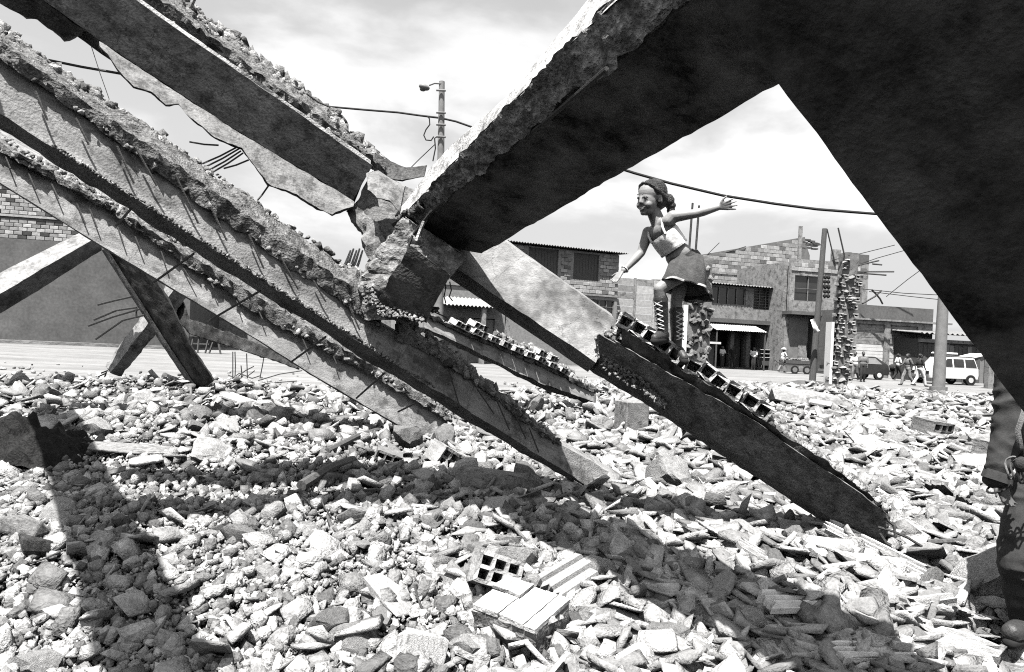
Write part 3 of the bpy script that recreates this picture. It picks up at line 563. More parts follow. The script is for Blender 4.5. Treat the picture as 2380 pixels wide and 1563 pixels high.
# --- left: a propped pair of beams and their debris
tG = thing('concrete_post', 'pale-topped beam entering from the left edge, resting on the dark leaning post', 'concrete post', P(230, 590, 13.0), group='broken posts at the left')
secs = [[P(u, a, d+0.32), P(u, b, d), P(u, c, d+0.22), P(u, a+8, d+0.45)] for u, a, b, c, d in ((-120, 690, 745, 795, 11.6), (0, 634, 683, 729, 12.2), (100, 584, 624, 669, 12.6), (236, 516, 545, 582, 13.2))]
adopt(tG, sweep('post_body', secs, 'beam_pale', step=0.1, amp=0.008))
tH = thing('concrete_post', 'dark leaning concrete post at the left, steel bars splaying from its left side', 'concrete post', P(470, 900, 13.2), group='broken posts at the left')
secs = [[P(a, v, 13.25), P(b, v2, 12.65), P(b+4, v2, 13.1), P(a+16, v, 13.6)] for a, v, b, v2 in ((238, 574, 340, 610), (300, 672, 392, 700), (372, 786, 440, 800), (452, 906, 496, 884))]
adopt(tH, sweep('post_body', secs, 'dark', step=0.07, amp=0.014, rag={1: 0.05}))  # the post's shade is put into its near-black material
adopt(tH, sweep('post_edge', [[P(a-4, v, 13.22), P(a+9, v-3, 13.12), P(a+9, v-3, 13.3), P(a-4, v, 13.36)] for a, v in ((240, 582), (300, 676), (372, 790), (450, 906))], 'beam_stained', step=0.1, amp=0.006))
for pts in (((306,690),(262,700),(227,709)),((318,715),(270,722),(218,744)),((324,719),(262,737),(205,758)),((335,733),(285,745),(222,789)),((318,717),(316,727),(317,735))):
    adopt(tH, bar(None, [P(a, b, 13.0) for a, b in pts], 0.02, seg=5))
tK = thing('concrete_post', 'short stub of a post leaning right behind the dark post, its foot ragged', 'concrete post', P(265, 870, 14.2), group='broken posts at the left')
secs = [[P(a, v, 14.3), P(b, v2, 14.05), P(c, v3, 14.2), P(c-8, v3-4, 14.6)] for a, v, b, v2, c, v3 in ((396, 650, 408, 668, 438, 690), (330, 735, 345, 752, 362, 778), (282, 800, 296, 815, 318, 830), (245, 852, 256, 868, 282, 876))]
adopt(tK, sweep('post_body', secs, 'beam', step=0.08, amp=0.02, rag={0: 0.04, 2: 0.04}))
for a, b, c, e in ((246, 868, 228, 876), (250, 862, 234, 868), (247, 866, 242, 880)): adopt(tK, bar(None, [P(a, b, 14), P(c, e, 13.9)], 0.015))
tL = thing('fallen_beam', 'thin dark ragged beam lying low behind the left posts, above a trestle', 'concrete beam', P(690, 850, 11.5), group='fallen roof beams')
secs = [[P(u, a, d+0.1), P(u, b, d), P(u, b+2, d+0.3), P(u, a-1, d+0.35)] for u, a, b, d in ((372, 676, 716, 14.5), (425, 700, 756, 14.2), (440, 742, 775, 14), (556, 784, 812, 12.8), (630, 812, 835, 12.2), (695, 845, 858, 11.6))]
adopt(tL, sweep('beam_body', secs, 'dark', step=0.06, amp=0.02, rag={0: 0.06}))  # shade put into this beam's near-black material
tR = thing('rebar_tangle', 'tangle of bent rusted bars sticking up from the rubble beside the dark leaning post', 'steel bars', G(570, 895))
for pts in (((541,885),(541,850),(541,818)),((546,885),(547,850),(546,818)),((575,880),(574,850),(573,822)),((604,880),(610,850),(616,815)),((540,880),(556,868),(575,875),(592,862)),((530,872),(548,880),(570,862),(590,852)),((552,890),(566,872),(586,880),(604,874)),((560,850),(562,872),(556,890)),((600,885),(650,870),(702,862)),((545,893),(600,893),(690,886))):
    p0 = G(570, 893); adopt(tR, bar(None, [P(a, b, p0.y) for a, b in pts], 0.014))

# ------------------------------------------------------------------ rubble
def scatter(n, ymin, ymax, xr, accept, p=1.0):
    out = []
    while len(out) < n:
        y = ymin*(ymax/ymin)**(random.random()**p); x = random.uniform(-xr*y-0.6, xr*y+0.6)
        if y < edge_y(x)-0.2+random.uniform(-0.7, 0.5) and accept(x, y): out.append((x, y))
    return out
def field(name, temps, n, sizes, zk, tilt, material, accept, ymin=1.6, ymax=27, p=1.0, xr=0.86):
    pts = scatter(n, ymin, ymax, xr, accept, p); sz = np.array([sizes(x, y) for x, y in pts])
    pos = np.array([(x, y, gh(x, y)+s*zk*random.uniform(0.2, 1.3)) for (x, y), s in zip(pts, sz)])
    o = joined(name, temps, pos, sz, tilt, material); o['kind'] = 'stuff'; return o
def right(x, y): return sstep(-0.15, 0.42, x/y + 0.10*noise.noise(Vector((x*0.5, y*0.5, 5))))
tag(field('gravel_rubble', ROUND, 46000, lambda x, y: (0.008+0.022*random.random()**3)*(1+0.14*y)*(0.62+0.5*sstep(-0.4, -0.02, x/y)), 0.55, 1.0, 'stone', lambda x, y: random.random() > 0.62*right(x, y)), 'pale fist sized crushed rubble covering the ground between the fallen beams', 'rubble')
tag(field('grit_rubble', ROUND, 30000, lambda x, y: (0.006+0.008*random.random())*(1+0.1*y), 0.5, 1.0, 'stone', lambda x, y: True, ymax=9), 'fine broken grit filling the gaps of the rubble', 'grit')
tag(field('pebble_rubble', ROUND, 20000, lambda x, y: (0.007+0.034*random.random()**4)*(1+0.1*y), 0.6, 1.0, 'stone', lambda x, y: random.random() < 1-sstep(-0.42, -0.05, x/y), ymax=9), 'fine crushed stones lying thick at the left foreground', 'stones')
tag(field('block_rubble', ROUND, 9000, lambda x, y: (0.026+0.05*random.random()**2.2)*(1+0.06*y), 0.55, 0.9, 'stone', lambda x, y: random.random() < 0.13+0.87*sstep(-0.42, -0.02, x/y) or (y > 6.8 and random.random() < 0.6)), 'larger broken lumps lying thick over the crushed rubble', 'rubble')
tag(field('splinter_rubble', SHARD, 23000, lambda x, y: (0.022+0.09*random.random()**2.4)*(1+0.05*y), 0.6, 0.42, 'shard', lambda x, y: random.random() < (0.05 if y < 7 else 0.14)+right(x, y)), 'flat tile and brick splinters strewn over the right side of the rubble', 'rubble')

def litter():
    pts = [(random.uniform(-26, 24), 0) for _ in range(900)]; pos, sz = [], []
    for x, _ in pts:
        y = edge_y(x)+abs(random.gauss(0, 2.2))-0.6; k = random.uniform(0.02, 0.09); pos.append((x, y, 0.02)); sz.append(k)
    o = joined('road_litter', ROUND, np.array(pos), np.array(sz), 1.0, 'stone'); o['kind'] = 'stuff'; return tag(o, 'stray stones scattered over the sandy road along the rubble edge', 'stones')
litter()
CH = [rough_chunk(100+i, (1, random.uniform(0.7, 0.95), random.uniform(0.5, 0.75))) for i in range(12)]
for me in CH: me.materials.append(M['chunk'])
def lay(name, me, x, y, s, rz, tilt, sink, label, cat, group):
    o = bpy.data.objects.new(name, me); COL.objects.link(o); o.scale = (s, s, s)
    o.rotation_euler = (random.gauss(0, tilt), random.gauss(0, tilt), rz); o.location = (x, y, gh(x, y)+s*sink); return tag(o, label, cat, group)
MARKS = [((1147,1385), 'the six-holed brick'), ((1210,1480), 'the ribbed tile slab'), ((1370,1155), 'the long beam\'s tip'), ((2030,1275), "the girl's beam foot"), ((70,1055), 'the tarpaulin'), ((470,900), 'the dark leaning post'), ((1466,1006), 'the concrete stub'), ((1010,1045), 'the lower beam\'s tip'),
         ((1985,992), 'the white slab'), ((2285,1375), 'the big lump'), ((2330,1480), 'the boot'), ((840,1215), 'the dark flat tile'), ((60,1250), 'the left dark slab'), ((975,1545), 'the square white block'), ((560,945), 'the pale plank'), ((350,1500), 'the left shadow band'), ((1870,1425), 'the broad slab'), ((2160,1500), 'the striped slab'), ((1600,1180), 'the beam\'s midspan'), ((700,1450), 'the sunny gravel'), ((2262,1100), 'the half buried hollow brick'), ((2165,1015), 'the grey hollow brick'), ((1905,962), 'the far hollow brick'), ((1650,1130), 'the bright ground under the girl'), ((1960,1120), 'the girl\'s beam end'), ((1700,1480), 'the shaded bottom rubble'), ((230,1250), 'the gravel below the tarpaulin')]
MARKS = [(G(*m[0]), m[1]) for m in MARKS]; USED = {}
def where(x, y, s, kind):
    c, nm = min(((p.x-x)**2+(p.y-y)**2, i) for i, (p, _) in enumerate(MARKS)); p, nm = MARKS[nm]; dx, dy = x-p.x, y-p.y; dist = math.hypot(dx, dy)
    side = ('right of' if dx > 0 else 'left of') if abs(dx) > abs(dy) else ('behind' if dy > 0 else 'in front of')
    far = 'close' if dist < 0.35 else 'a step' if dist < 0.9 else 'well'
    size = 'small' if s < 0.09 else 'middling' if s < 0.135 else 'large'
    return '%s %s %s %s %s' % (size, kind, far, side, nm)
for x, y in scatter(230, 2.5, 13, 0.76, lambda x, y: random.random() < (0.02 if y < 6.8 else 0.35)+0.75*sstep(-0.3, 0.0, x/y)*(1-0.5*right(x, y)), 0.8):
    lay('concrete_chunk', random.choice(CH), x, y, (sz := random.uniform(0.055, 0.10)*(1+0.07*y)*(1.5 if random.random() < 0.08 else 1)), random.uniform(0, 6.3), 0.5, 0.3, where(x, y, sz, 'rough concrete lump'), 'concrete lump', 'broken concrete lumps in the rubble')
def frag_mesh(kind, i):
    bm = bmesh.new()
    if kind == 'slab':
        b2 = hull(12, 1, random.uniform(0.45, 0.8), random.uniform(0.14, 0.25), True); bm.free(); bm = b2
        bmesh.ops.bevel(bm, geom=bm.edges[:], offset=0.03, segments=1, affect='EDGES')
    else:   # ribbed tile piece: a plate with ridges
        n, w = 13, random.uniform(0.35, 0.6); rag0 = [random.uniform(0.75, 1) for _ in range(n)]; rag1 = [random.uniform(0.75, 1) for _ in range(n)]
        T, B = [], []
        for k in range(n):
            y = -w+2*w*k/(n-1); z = 0.05*(1 if (k//2) % 2 else -0.4)+(0.14*y*y if i % 2 else 0)
            T.append([bm.verts.new((-rag0[k], y, z+0.06)), bm.verts.new((rag1[k], y, z+0.06))]); B.append([bm.verts.new((-rag0[k], y, -0.06)), bm.verts.new((rag1[k], y, -0.06))])
        for k in range(n-1):
            bm.faces.new((T[k][0], T[k][1], T[k+1][1], T[k+1][0])); bm.faces.new((B[k][0], B[k+1][0], B[k+1][1], B[k][1]))
            bm.faces.new((T[k][0], T[k+1][0], B[k+1][0], B[k][0])); bm.faces.new((T[k][1], B[k][1], B[k+1][1], T[k+1][1]))
        for k in (0, n-1): bm.faces.new((T[k][0], B[k][0], B[k][1], T[k][1]))
    bmesh.ops.recalc_face_normals(bm, faces=bm.faces); me = bpy.data.meshes.new('fragment'); bm.to_mesh(me); bm.free(); me.materials.append(M['frag']); return me
SL = [frag_mesh('slab', i) for i in range(14)]; RB = [frag_mesh('rib', i) for i in range(8)]
for x, y in scatter(180, 2.5, 12, 0.78, lambda x, y: random.random() < (0.0 if x < -0.3*y and y < 6.8 else 0.08)+right(x, y), 0.8):
    lay('clay_fragment', random.choice(SL), x, y, (sz := random.uniform(0.07, 0.14)*(1+0.06*y)), random.uniform(0, 6.3), 0.3, 0.35, where(x, y, sz, 'flat clay piece'), 'brick piece', 'flat clay pieces in the rubble')
for x, y in scatter(70, 2.5, 9, 0.78, lambda x, y: random.random() < (0.0 if x < -0.3*y else 0.1)+right(x, y), 0.8):
    lay('ribbed_fragment', random.choice(RB), x, y, (sz := random.uniform(0.08, 0.16)*(1+0.04*y)), random.uniform(0, 6.3), 0.3, 0.4, where(x, y, sz, 'ribbed tile splinter'), 'tile piece', 'ribbed tile pieces in the rubble')
# single pieces one can point at
def special(name, me, u, v, s, rot, lift, label, cat, mats=None, group=None):
    o = bpy.data.objects.new(name, me); COL.objects.link(o); p = G(u, v); o.location = p+Vector((0, 0, lift))
    o.scale = s if isinstance(s, tuple) else (s, s, s); o.rotation_euler = rot; return tag(o, label, cat, group)
hb6 = hollow_mesh(3, 2, 0.26, 0.17, 0.22, 0.022, 0.003); hb6.materials.append(M['frag'])
hb4 = hollow_mesh(2, 2, 0.26, 0.26, 0.4, 0.03, 0.003); hb4.materials.append(M['hollow'])
special('hollow_brick', hb6, 1147, 1385, 1.0, (-0.42, 0.30, 0.12), 0.13, 'broken hollow brick with six square holes facing out, just behind the ribbed tile slab', 'hollow brick')
special('hollow_brick', hb4, 1494, 1004, 0.85, (0, 0, 0.1), 0.12, 'pale hollow brick standing upright beside the square concrete stub', 'hollow brick')
special('hollow_brick', hb6, 2310, 1075, 1.6, (0.1, 0.05, 0.5), 0.14, 'hollow brick with dark holes lying left of the standing person\'s sleeve', 'hollow brick')
special('hollow_brick', hb6, 2262, 1100, 1.5, (0.3, -0.1, -0.3), 0.05, 'half buried hollow brick in the rubble, left of the one near the sleeve', 'hollow brick')
special('hollow_brick', hb6, 1905, 962, 1.7, (0.2, 0.1, -0.5), 0.12, 'hollow brick lying beyond the white slab, behind the girl\'s beam', 'hollow brick')
special('hollow_brick', hb6, 2165, 1015, 1.9, (0.1, 0.1, 0.4), 0.12, 'grey hollow brick lying on the rubble below the right pole', 'hollow brick')
special('hollow_brick', hb6, 1035, 1085, 1.25, (0.2, 0.5, 0.7), 0.1, 'hollow brick end in the rubble under the long middle beam', 'hollow brick')
special('hollow_brick', hb6, 900, 1085, 1.0, (0.1, 0.3, 0.2), 0.08, 'dark hollow brick below the lower left beam\'s tip', 'hollow brick')
bm = bmesh.new(); add_box(bm, -0.2, 0.2, -0.2, 0.2, -0.05, 0.5); bmesh.ops.bevel(bm, geom=bm.edges[:], offset=0.012, segments=1, affect='EDGES')
p = G(1466, 1006); o = bm_put('concrete_stub', bm, 'beam'); o.location = p; o.rotation_euler = (0, 0, 0.35); tag(o, 'square concrete stub standing in the rubble under the girl\'s beam', 'concrete stub')
tS = thing('tile_slab', 'thick broken block topped with pale ribbed tiles, nearest the camera', 'tile slab', G(1210, 1480)+Vector((0, 0, 0.06)), 0.0)
tS.rotation_euler = (0.18, 0.05, -0.62)
def lbox(name, root, x0, x1, y0, y1, z0, z1, material, amp=0.008, seed=0):
    c = lambda z: [Vector((x0, y0, z)), Vector((x1, y0, z)), Vector((x1, y1, z)), Vector((x0, y1, z))]
    o = sweep(name, [c(z0), c(z1)], material, step=0.035, amp=amp, freq=14, seed=seed, smooth=35); o.parent = root; return o
lbox('slab_core', tS, -0.19, 0.19, -0.15, 0.16, -0.1, 0.10, 'beam_stained', 0.014, 4)
for i, (x0, x1) in enumerate(((-0.19, -0.115), (-0.11, -0.035), (-0.03, 0.045), (0.05, 0.12), (0.125, 0.19))):
    lbox('tile_rib', tS, x0, x1, -0.16+0.02*random.random(), 0.165-0.02*random.random(), 0.102, 0.125+0.004*(i % 2), 'tile_pale', 0.003, i)
lbox('loose_plaster', tS, -0.19, -0.02, 0.02, 0.15, 0.131, 0.146, 'tile', 0.006, 9)
special('concrete_chunk', RB[1], 1320, 1385, (0.24, 0.3, 0.3), (0.5, -0.1, 0.9), 0.1, 'curved dark tile piece leaning behind the ribbed tile slab', 'tile piece')
bigs = [(1985, 992, (0.95, 0.5, 0.45), (0.05, 0.02, 0.1), 0.05, 'white plastered slab lying flat behind the girl\'s beam', 'pale_and_sunlit'), (1880, 945, (1.25, 0.9, 1.0), (0.12, 0.1, 0.3), 0.12, 'pale concrete slab tilted on the heap beyond the girl\'s beam', 'beam_pale'),
        (2090, 1060, (0.75, 0.35, 0.5), (0.1, 0.2, -0.5), 0.05, 'long white slab piece on the right rubble field', 'pale_and_sunlit'), (2160, 1050, (0.9, 0.3, 0.4), (0.2, 0.1, -0.4), 0.05, 'grey slab strip lying in the right rubble field', 'beam'),
        (1965, 1305, (0.28, 0.16, 0.3), (0.35, 0.1, 0.1), 0.06, 'flat ribbed slab lying in front of the girl\'s beam foot', 'tile_pale'), (2035, 1310, (0.34, 0.12, 0.3), (0.5, 0.3, -0.7), 0.08, 'slab splinter propped on edge beside the girl\'s beam foot', 'tile_pale'),
        (1790, 1330, (0.24, 0.1, 0.25), (0.1, 0.3, -0.8), 0.06, 'long ribbed piece pointing down right, left of the beam foot', 'tile'), (975, 1545, (0.12, 0.12, 0.45), (0.3, 0.1, 0.3), 0.05, 'square white block at the bottom edge, left of the ribbed slab', 'pale_and_sunlit'),
        (1200, 1150, (0.55, 0.2, 0.6), (0.1, 0.12, 0.1), 0.06, 'grey slab lying in shade below the long middle beam', 'beam'), (1370, 1155, (0.07, 0.05, 0.9), (0.9, 0.2, 0.6), 0.08, 'small white block propped upright at the tip of the long middle beam', 'pale_and_sunlit'),
        (1870, 1425, (0.32, 0.2, 0.3), (0.15, 0.1, 0.4), 0.06, 'broad pale slab piece in the right foreground rubble', 'tile_pale'), (2080, 1420, (0.34, 0.18, 0.3), (0.25, -0.1, 0.2), 0.06, 'grey ribbed sheet with a folded edge in the right foreground', 'tile'),
        (2160, 1500, (0.32, 0.16, 0.3), (0.2, 0.15, -0.5), 0.06, 'striped slab piece at the bottom right', 'tile'), (2040, 1545, (0.3, 0.14, 0.3), (0.2, 0.1, 0.3), 0.05, 'pale plank-like slab at the bottom edge towards the right', 'tile_pale'),
        (840, 1215, (0.17, 0.1, 0.35), (0.3, 0.1, 0.1), 0.06, 'dark flat tile lying on pale lumps left of the centre', 'beam_stained'), (50, 1250, (0.15, 0.10, 0.25), (0.3, 0.2, 0.3), 0.06, 'dark slab piece at the left edge below the tarpaulin', 'beam_stained'), (100, 1290, (0.14, 0.11, 0.3), (0.4, 0.2, 0.7), 0.06, 'black angular lump at the left edge below the dark slab', 'dark_rough'),
        (530, 1245, (0.16, 0.1, 0.3), (0.2, 0.2, 0.1), 0.06, 'grey flat piece propped on small stones left of the shaded lumps', 'beam'), (560, 945, (0.42, 0.22, 0.35), (0.2, 0.15, -0.5), 0.1, 'ribbed pale plank-shaped slab near the foot of the dark post', 'tile_pale'), (310, 1060, (0.36, 0.16, 0.25), (0.15, 0.05, 0.2), 0.06, 'splintered slab piece right of the tarpaulin', 'beam')]
for i, (u, v, s, r, lift, lab, mt) in enumerate(bigs):
    me = (RB[i % 8] if mt in ('tile', 'tile_pale') else SL[i % 14]).copy(); me.materials.clear(); me.materials.append(M[mt]); special('slab_piece', me, u, v, s, r, lift, lab, 'slab piece', group='larger slab pieces on the rubble')
chs = [(2285, 1375, 0.27, 'big pale boulder-like lump left of the standing person\'s knee', 'chunk'), (2220, 1425, 0.2, 'rounded pale lump below the boulder at the right', 'chunk'), (650, 985, 0.22, 'round lump of concrete by the lower left beam', 'chunk'), (590, 975, 0.19, 'pale round lump left of the one by the lower left beam', 'chunk'), (265, 960, 0.2, 'bright lump of rubble up and right of the tarpaulin', 'chunk'), (225, 1010, 0.22, 'pale angular lump right against the tarpaulin', 'chunk'),
       (110, 925, 0.26, 'dark blocky lump on the far left heap', 'chunk'), (330, 935, 0.24, 'shaded lump on the left heap above the bright one', 'chunk'), (1030, 1035, 0.26, 'dark block lying at the tip of the lower left beam', 'chunk'), (950, 1040, 0.28, 'block in shade near the tip of the lower left beam', 'chunk'), (560, 1255, 0.14, 'pale lump in the sun in the left middle foreground', 'chunk'), (1030, 1330, 0.13, 'grey angular lump left of the six-holed brick', 'chunk'),
       (1560, 1140, 0.3, 'dark rounded lump right of the long beam\'s tip', 'chunk'), (620, 1345, 0.11, 'round pale lump in the left foreground', 'chunk'), (760, 1480, 0.14, 'pale lump near the bottom edge left of the white block', 'chunk'), (1560, 1510, 0.17, 'big shaded lump right of the ribbed tile slab', 'chunk')]
for i, (u, v, s, lab, mt) in enumerate(chs): special('concrete_chunk', CH[i % 12], u, v, s, (random.random(), random.random(), random.random()*6), s*0.25, lab, 'concrete lump', group='larger lumps on the rubble')
# tarpaulin heap at the left edge
bm = bmesh.new(); n = 46; g = []
c0 = G(62, 1062)
for j in range(n):
    row = []
    for i in range(n):
        x = -0.72+1.44*i/(n-1); y = -0.5+1.0*j/(n-1); r = math.sqrt((x/0.72)**2+(y/0.5)**2)*(1+0.25*noise.noise(Vector((x*2.5, y*2.5, 8))))
        h = 0.34*max(0, 1-r**1.6)*(1+1.0*noise.noise(Vector((x*3.2, y*3.2, 1))))+0.16*abs(noise.noise(Vector((x*5+y*5, y*11-x*3, 4))))+0.1*abs(noise.noise(Vector((x*9-y*6, y*7+x*5, 14))))*(1 if r < 1 else 0.3)+0.03*noise.noise(Vector((x*14, y*14, 0)))
        row.append(bm.verts.new((x, y, h-0.06)))
    g.append(row)
for j in range(n-1):
    for i in range(n-1): bm.faces.new((g[j][i], g[j][i+1], g[j+1][i+1], g[j+1][i]))
o = bm_put('tarpaulin', bm, 'tarp', None, 50); o.location = c0; o.rotation_euler = (0, 0, 0.15); tag(o, 'crumpled dark tarpaulin heaped over rubble at the left edge', 'tarpaulin')
for (u0, v0, u1, v1, r, lab) in ((820, 1070, 700, 1130, 0.045, 'dark timber pole lying in the rubble below the lower left beam'), (2330, 1275, 2140, 1262, 0.02, 'thin crooked stick lying on the rubble at the right'), (880, 1000, 760, 1050, 0.035, 'thin dark stick lying by the tip of the lower left beam')):
    a, b = G(u0, v0, 0.07), G(u1, v1, 0.07); o = tube('timber_pole', [a, a.lerp(b, 0.5)+Vector((0, 0, 0.03)), b], r, 'wood_dark', None, 7); tag(o, lab, 'pole')
for i in range(22):
    (x, y), = scatter(1, 2.8, 11, 0.7, lambda x, y: True, 0.8); a = random.uniform(0, 6.3); l = random.uniform(0.15, 0.45); pts = []
    for k in range(5):
        t = k/4-0.5; px, py = x+math.cos(a+0.5*t)*l*t*2, y+math.sin(a+0.9*t)*l*t*2; pts.append((px, py, gh(px, py)+0.045+0.03*math.sin(k*1.7+i)))
    wood = i % 3 == 0; o = tube('timber_stick' if wood else 'bent_bar', pts, random.uniform(0.009, 0.018) if wood else 0.006, 'wood_dark' if wood else 'rebar', None, 5); tag(o, where(x, y, l/3, 'dark wooden stick' if wood else 'bent rusty bar'), 'stick' if wood else 'steel bar', 'sticks and bars in the rubble')
# pale splintered boards sticking up at the crossing
tP = thing('splintered_boards', 'pale splintered boards sticking up behind the crossing', 'boards', P(800, 640, 5.6))
for i in range(5):
    a = P(790+8*i, 640, 5.5+0.04*i); b = P(815+7*i, 582-4*(i % 2), 5.5+0.04*i); dirv = (b-a)
    bm = bmesh.new(); add_tube(bm, [a, a+dirv*0.5+Vector((0.005, 0, 0)), b], 0.016, 4, 0.008); adopt(tP, bm_put('board', bm, 'wood_pale'))
# ------------------------------------------------------------------ buildings across the road
class Facade:
    def __init__(s, u0, d0, u1, d1):
        a, b = P(u0, hz(u0), d0), P(u1, hz(u1), d1); s.O = Vector((a.x, a.y, 0)); e = Vector((b.x-a.x, b.y-a.y, 0)); s.len = e.length; s.e = e.normalized()
        s.rz = math.atan2(s.e.y, s.e.x); s.n = Vector((s.e.y, -s.e.x, 0))
    def pt(s, u, v):
        ray = FV + RV*((u-CX)/F) + UV*((CY-v)/F); t = (s.O-CAM).dot(s.n)/ray.dot(s.n); p = CAM+ray*t
        return (p-s.O).dot(s.e), p.z
    def rect(s, u0, v0, u1, v1):
        um, vm = (u0+u1)/2, (v0+v1)/2
        return s.pt(u0, vm)[0], s.pt(u1, vm)[0], s.pt(um, v1)[1], s.pt(um, v0)[1]
def wall_with_openings(name, root, s0, s1, z0, z1, holes, th, material, y=0.0):
    xs = sorted({s0, s1} | {h[0] for h in holes} | {h[1] for h in holes}); zs = sorted({z0, z1} | {h[2] for h in holes} | {h[3] for h in holes})
    xs = [x for x in xs if s0 <= x <= s1]; zs = [z for z in zs if z0 <= z <= z1]
    def solid(i, k):
        cx, cz = (xs[i]+xs[i+1])/2, (zs[k]+zs[k+1])/2; return not any(h[0] < cx < h[1] and h[2] < cz < h[3] for h in holes)
    bm = bmesh.new(); grid_solid(bm, xs, zs, solid, y, y+th); return bm_put(name, bm, material, root)
BLK = {}
def block_mesh(w, h, t, m):
    k = (round(w, 2), round(h, 2), m)
    if k not in BLK:
        bm = bmesh.new(); add_box(bm, -w/2, w/2, 0, t, -h/2, h/2); bmesh.ops.bevel(bm, geom=[e for e in bm.edges if abs(e.verts[0].co.y) < 1e-6 and abs(e.verts[1].co.y) < 1e-6], offset=0.012, segments=1, affect='EDGES')
        bmesh.ops.recalc_face_normals(bm, faces=bm.faces); me = bpy.data.meshes.new('block'); bm.to_mesh(me); bm.free(); me.materials.append(M[m]); BLK[k] = me
    return BLK[k]
def blocks(root, s0, s1, z0, z1, w, h, skip=None, pick=None, top=None, limit=300, y=-0.045):
    n, r = 0, 0; z = z0+h/2
    while z+h/2 <= z1+0.02:
        s = s0+(w/2 if r % 2 == 0 else 0)
        while s+w/2 <= s1+0.02 and n < limit:
            if s-w/2 >= s0-0.02 and not (skip and skip(s, z)) and not (top and z+h/2 > top(s)):
                m = pick(s, z) if pick else random.choices(('block0', 'block1', 'block2', 'block3'), (3, 4, 3, 1.2))[0]
                o = bpy.data.objects.new('block', block_mesh(w-0.025, h-0.025, 0.05, m)); COL.objects.link(o); o.parent = root
                o.location = (s, y-random.uniform(0, 0.018), z); n += 1
            s += w
        z += h; r += 1
    return n
def corrugated(name, root, s0, s1, y0, y1, za, zb, material, pitch=0.18, amp=0.035):
    bm = bmesh.new(); n = int((s1-s0)/pitch*4); T, B = [], []
    for k in range(n+1):
        x = s0+(s1-s0)*k/n; dz = amp*math.sin(k*math.pi/2)
        T.append([bm.verts.new((x, y0, za+dz+0.02)), bm.verts.new((x, y1, zb+dz+0.02))]); B.append([bm.verts.new((x, y0, za+dz)), bm.verts.new((x, y1, zb+dz))])
    for k in range(n):
        bm.faces.new((T[k][0], T[k+1][0], T[k+1][1], T[k][1])); bm.faces.new((B[k][0], B[k][1], B[k+1][1], B[k+1][0])); bm.faces.new((T[k][0], B[k][0], B[k+1][0], T[k+1][0])); bm.faces.new((T[k][1], T[k+1][1], B[k+1][1], B[k][1]))
    for k in (0, n): bm.faces.new((T[k][0], T[k][1], B[k][1], B[k][0]))
    return bm_put(name, bm, material, root)
def window(root, r, bars=0, cross=0, pane='glass', frame='metal_grey', depth=0.12, shutter=None):
    s0, s1, z0, z1 = r; t = 0.06
    f = wall_with_openings('window', root, s0, s1, z0, z1, [(s0+t, s1-t, z0+t, z1-t)], 0.06, frame, depth-0.05)
    box('pane', s0+t, s1-t, depth+0.02, depth+0.05, z0+t, z1-t, pane, f)
    for i in range(bars):
        x = s0+(s1-s0)*(i+1)/(bars+1); box('mullion', x-0.03, x+0.03, depth-0.06, depth-0.02, z0+t, z1-t, frame, f)
    for i in range(cross):
        z = z0+(z1-z0)*(i+1)/(cross+1); box('grille_bar', s0+t, s1-t, depth-0.09, depth-0.065, z-0.014, z+0.014, frame, f)
    if shutter:
        n = max(3, int((s1-s0)/0.22))
        for i in range(n): box('board', s0+t+(s1-s0-2*t)*i/n+0.008, s0+t+(s1-s0-2*t)*(i+1)/n-0.008, depth-0.02+random.uniform(-0.012, 0.012), depth+0.015, z0+t, z1-t, shutter, f)
    return f

# far left wall: plastered below, bare hollow blocks above
fa = Facade(-260, 35.5, 440, 38.5)
tw = thing('side_building', 'grey rendered blank building at the left across the road, bare block masonry on top', 'building', fa.O, fa.rz)
zt = fa.pt(80, 558)[1]; ztop = fa.pt(80, 380)[1]; sA = fa.pt(-20, 500)[0]; sB = fa.pt(225, 520)[0]
box('rendered_wall', 0, fa.len, 0, 9, 0, zt, 'plaster', tw); box('upper_wall', 0.02, fa.len-0.02, 0.05, 8.9, zt, ztop, 'mortar', tw)
box('floor_band', -0.05, fa.len+0.04, -0.06, 0.3, fa.pt(80, 505)[1]-0.06, fa.pt(80, 505)[1]+0.06, 'block1', tw); box('plinth', -0.05, fa.len+0.05, -0.35, 0.2, -0.1, 0.18, 'street', tw)
zb = fa.pt(80, 505)[1]
blocks(tw, sA, sB, zt, zb-0.08, 0.43, 0.21, y=0.005, pick=lambda s, z: random.choices(('block0', 'block1', 'block2', 'block4'), (4, 3, 2, 0.9))[0], limit=150)
blocks(tw, sA, sB, zb+0.08, ztop, 0.43, 0.21, y=0.005, pick=lambda s, z: random.choices(('block0', 'block1', 'block2', 'block4'), (4, 3, 2, 0.7))[0], limit=150)
# pale low wall beyond it
fb = Facade(440, 46, 1010, 47); tb = thing('yard_wall', 'pale low wall behind the left beams, far across the road', 'wall', fb.O, fb.rz)
box('wall_body', 0, fb.len, 0, 0.3, 0, fb.pt(560, 722)[1], 'plaster_pale', tw if False else tb); box('wall_coping', 0, fb.len, -0.06, 0.36, fb.pt(560, 722)[1], fb.pt(560, 722)[1]+0.12, 'block1', tb)

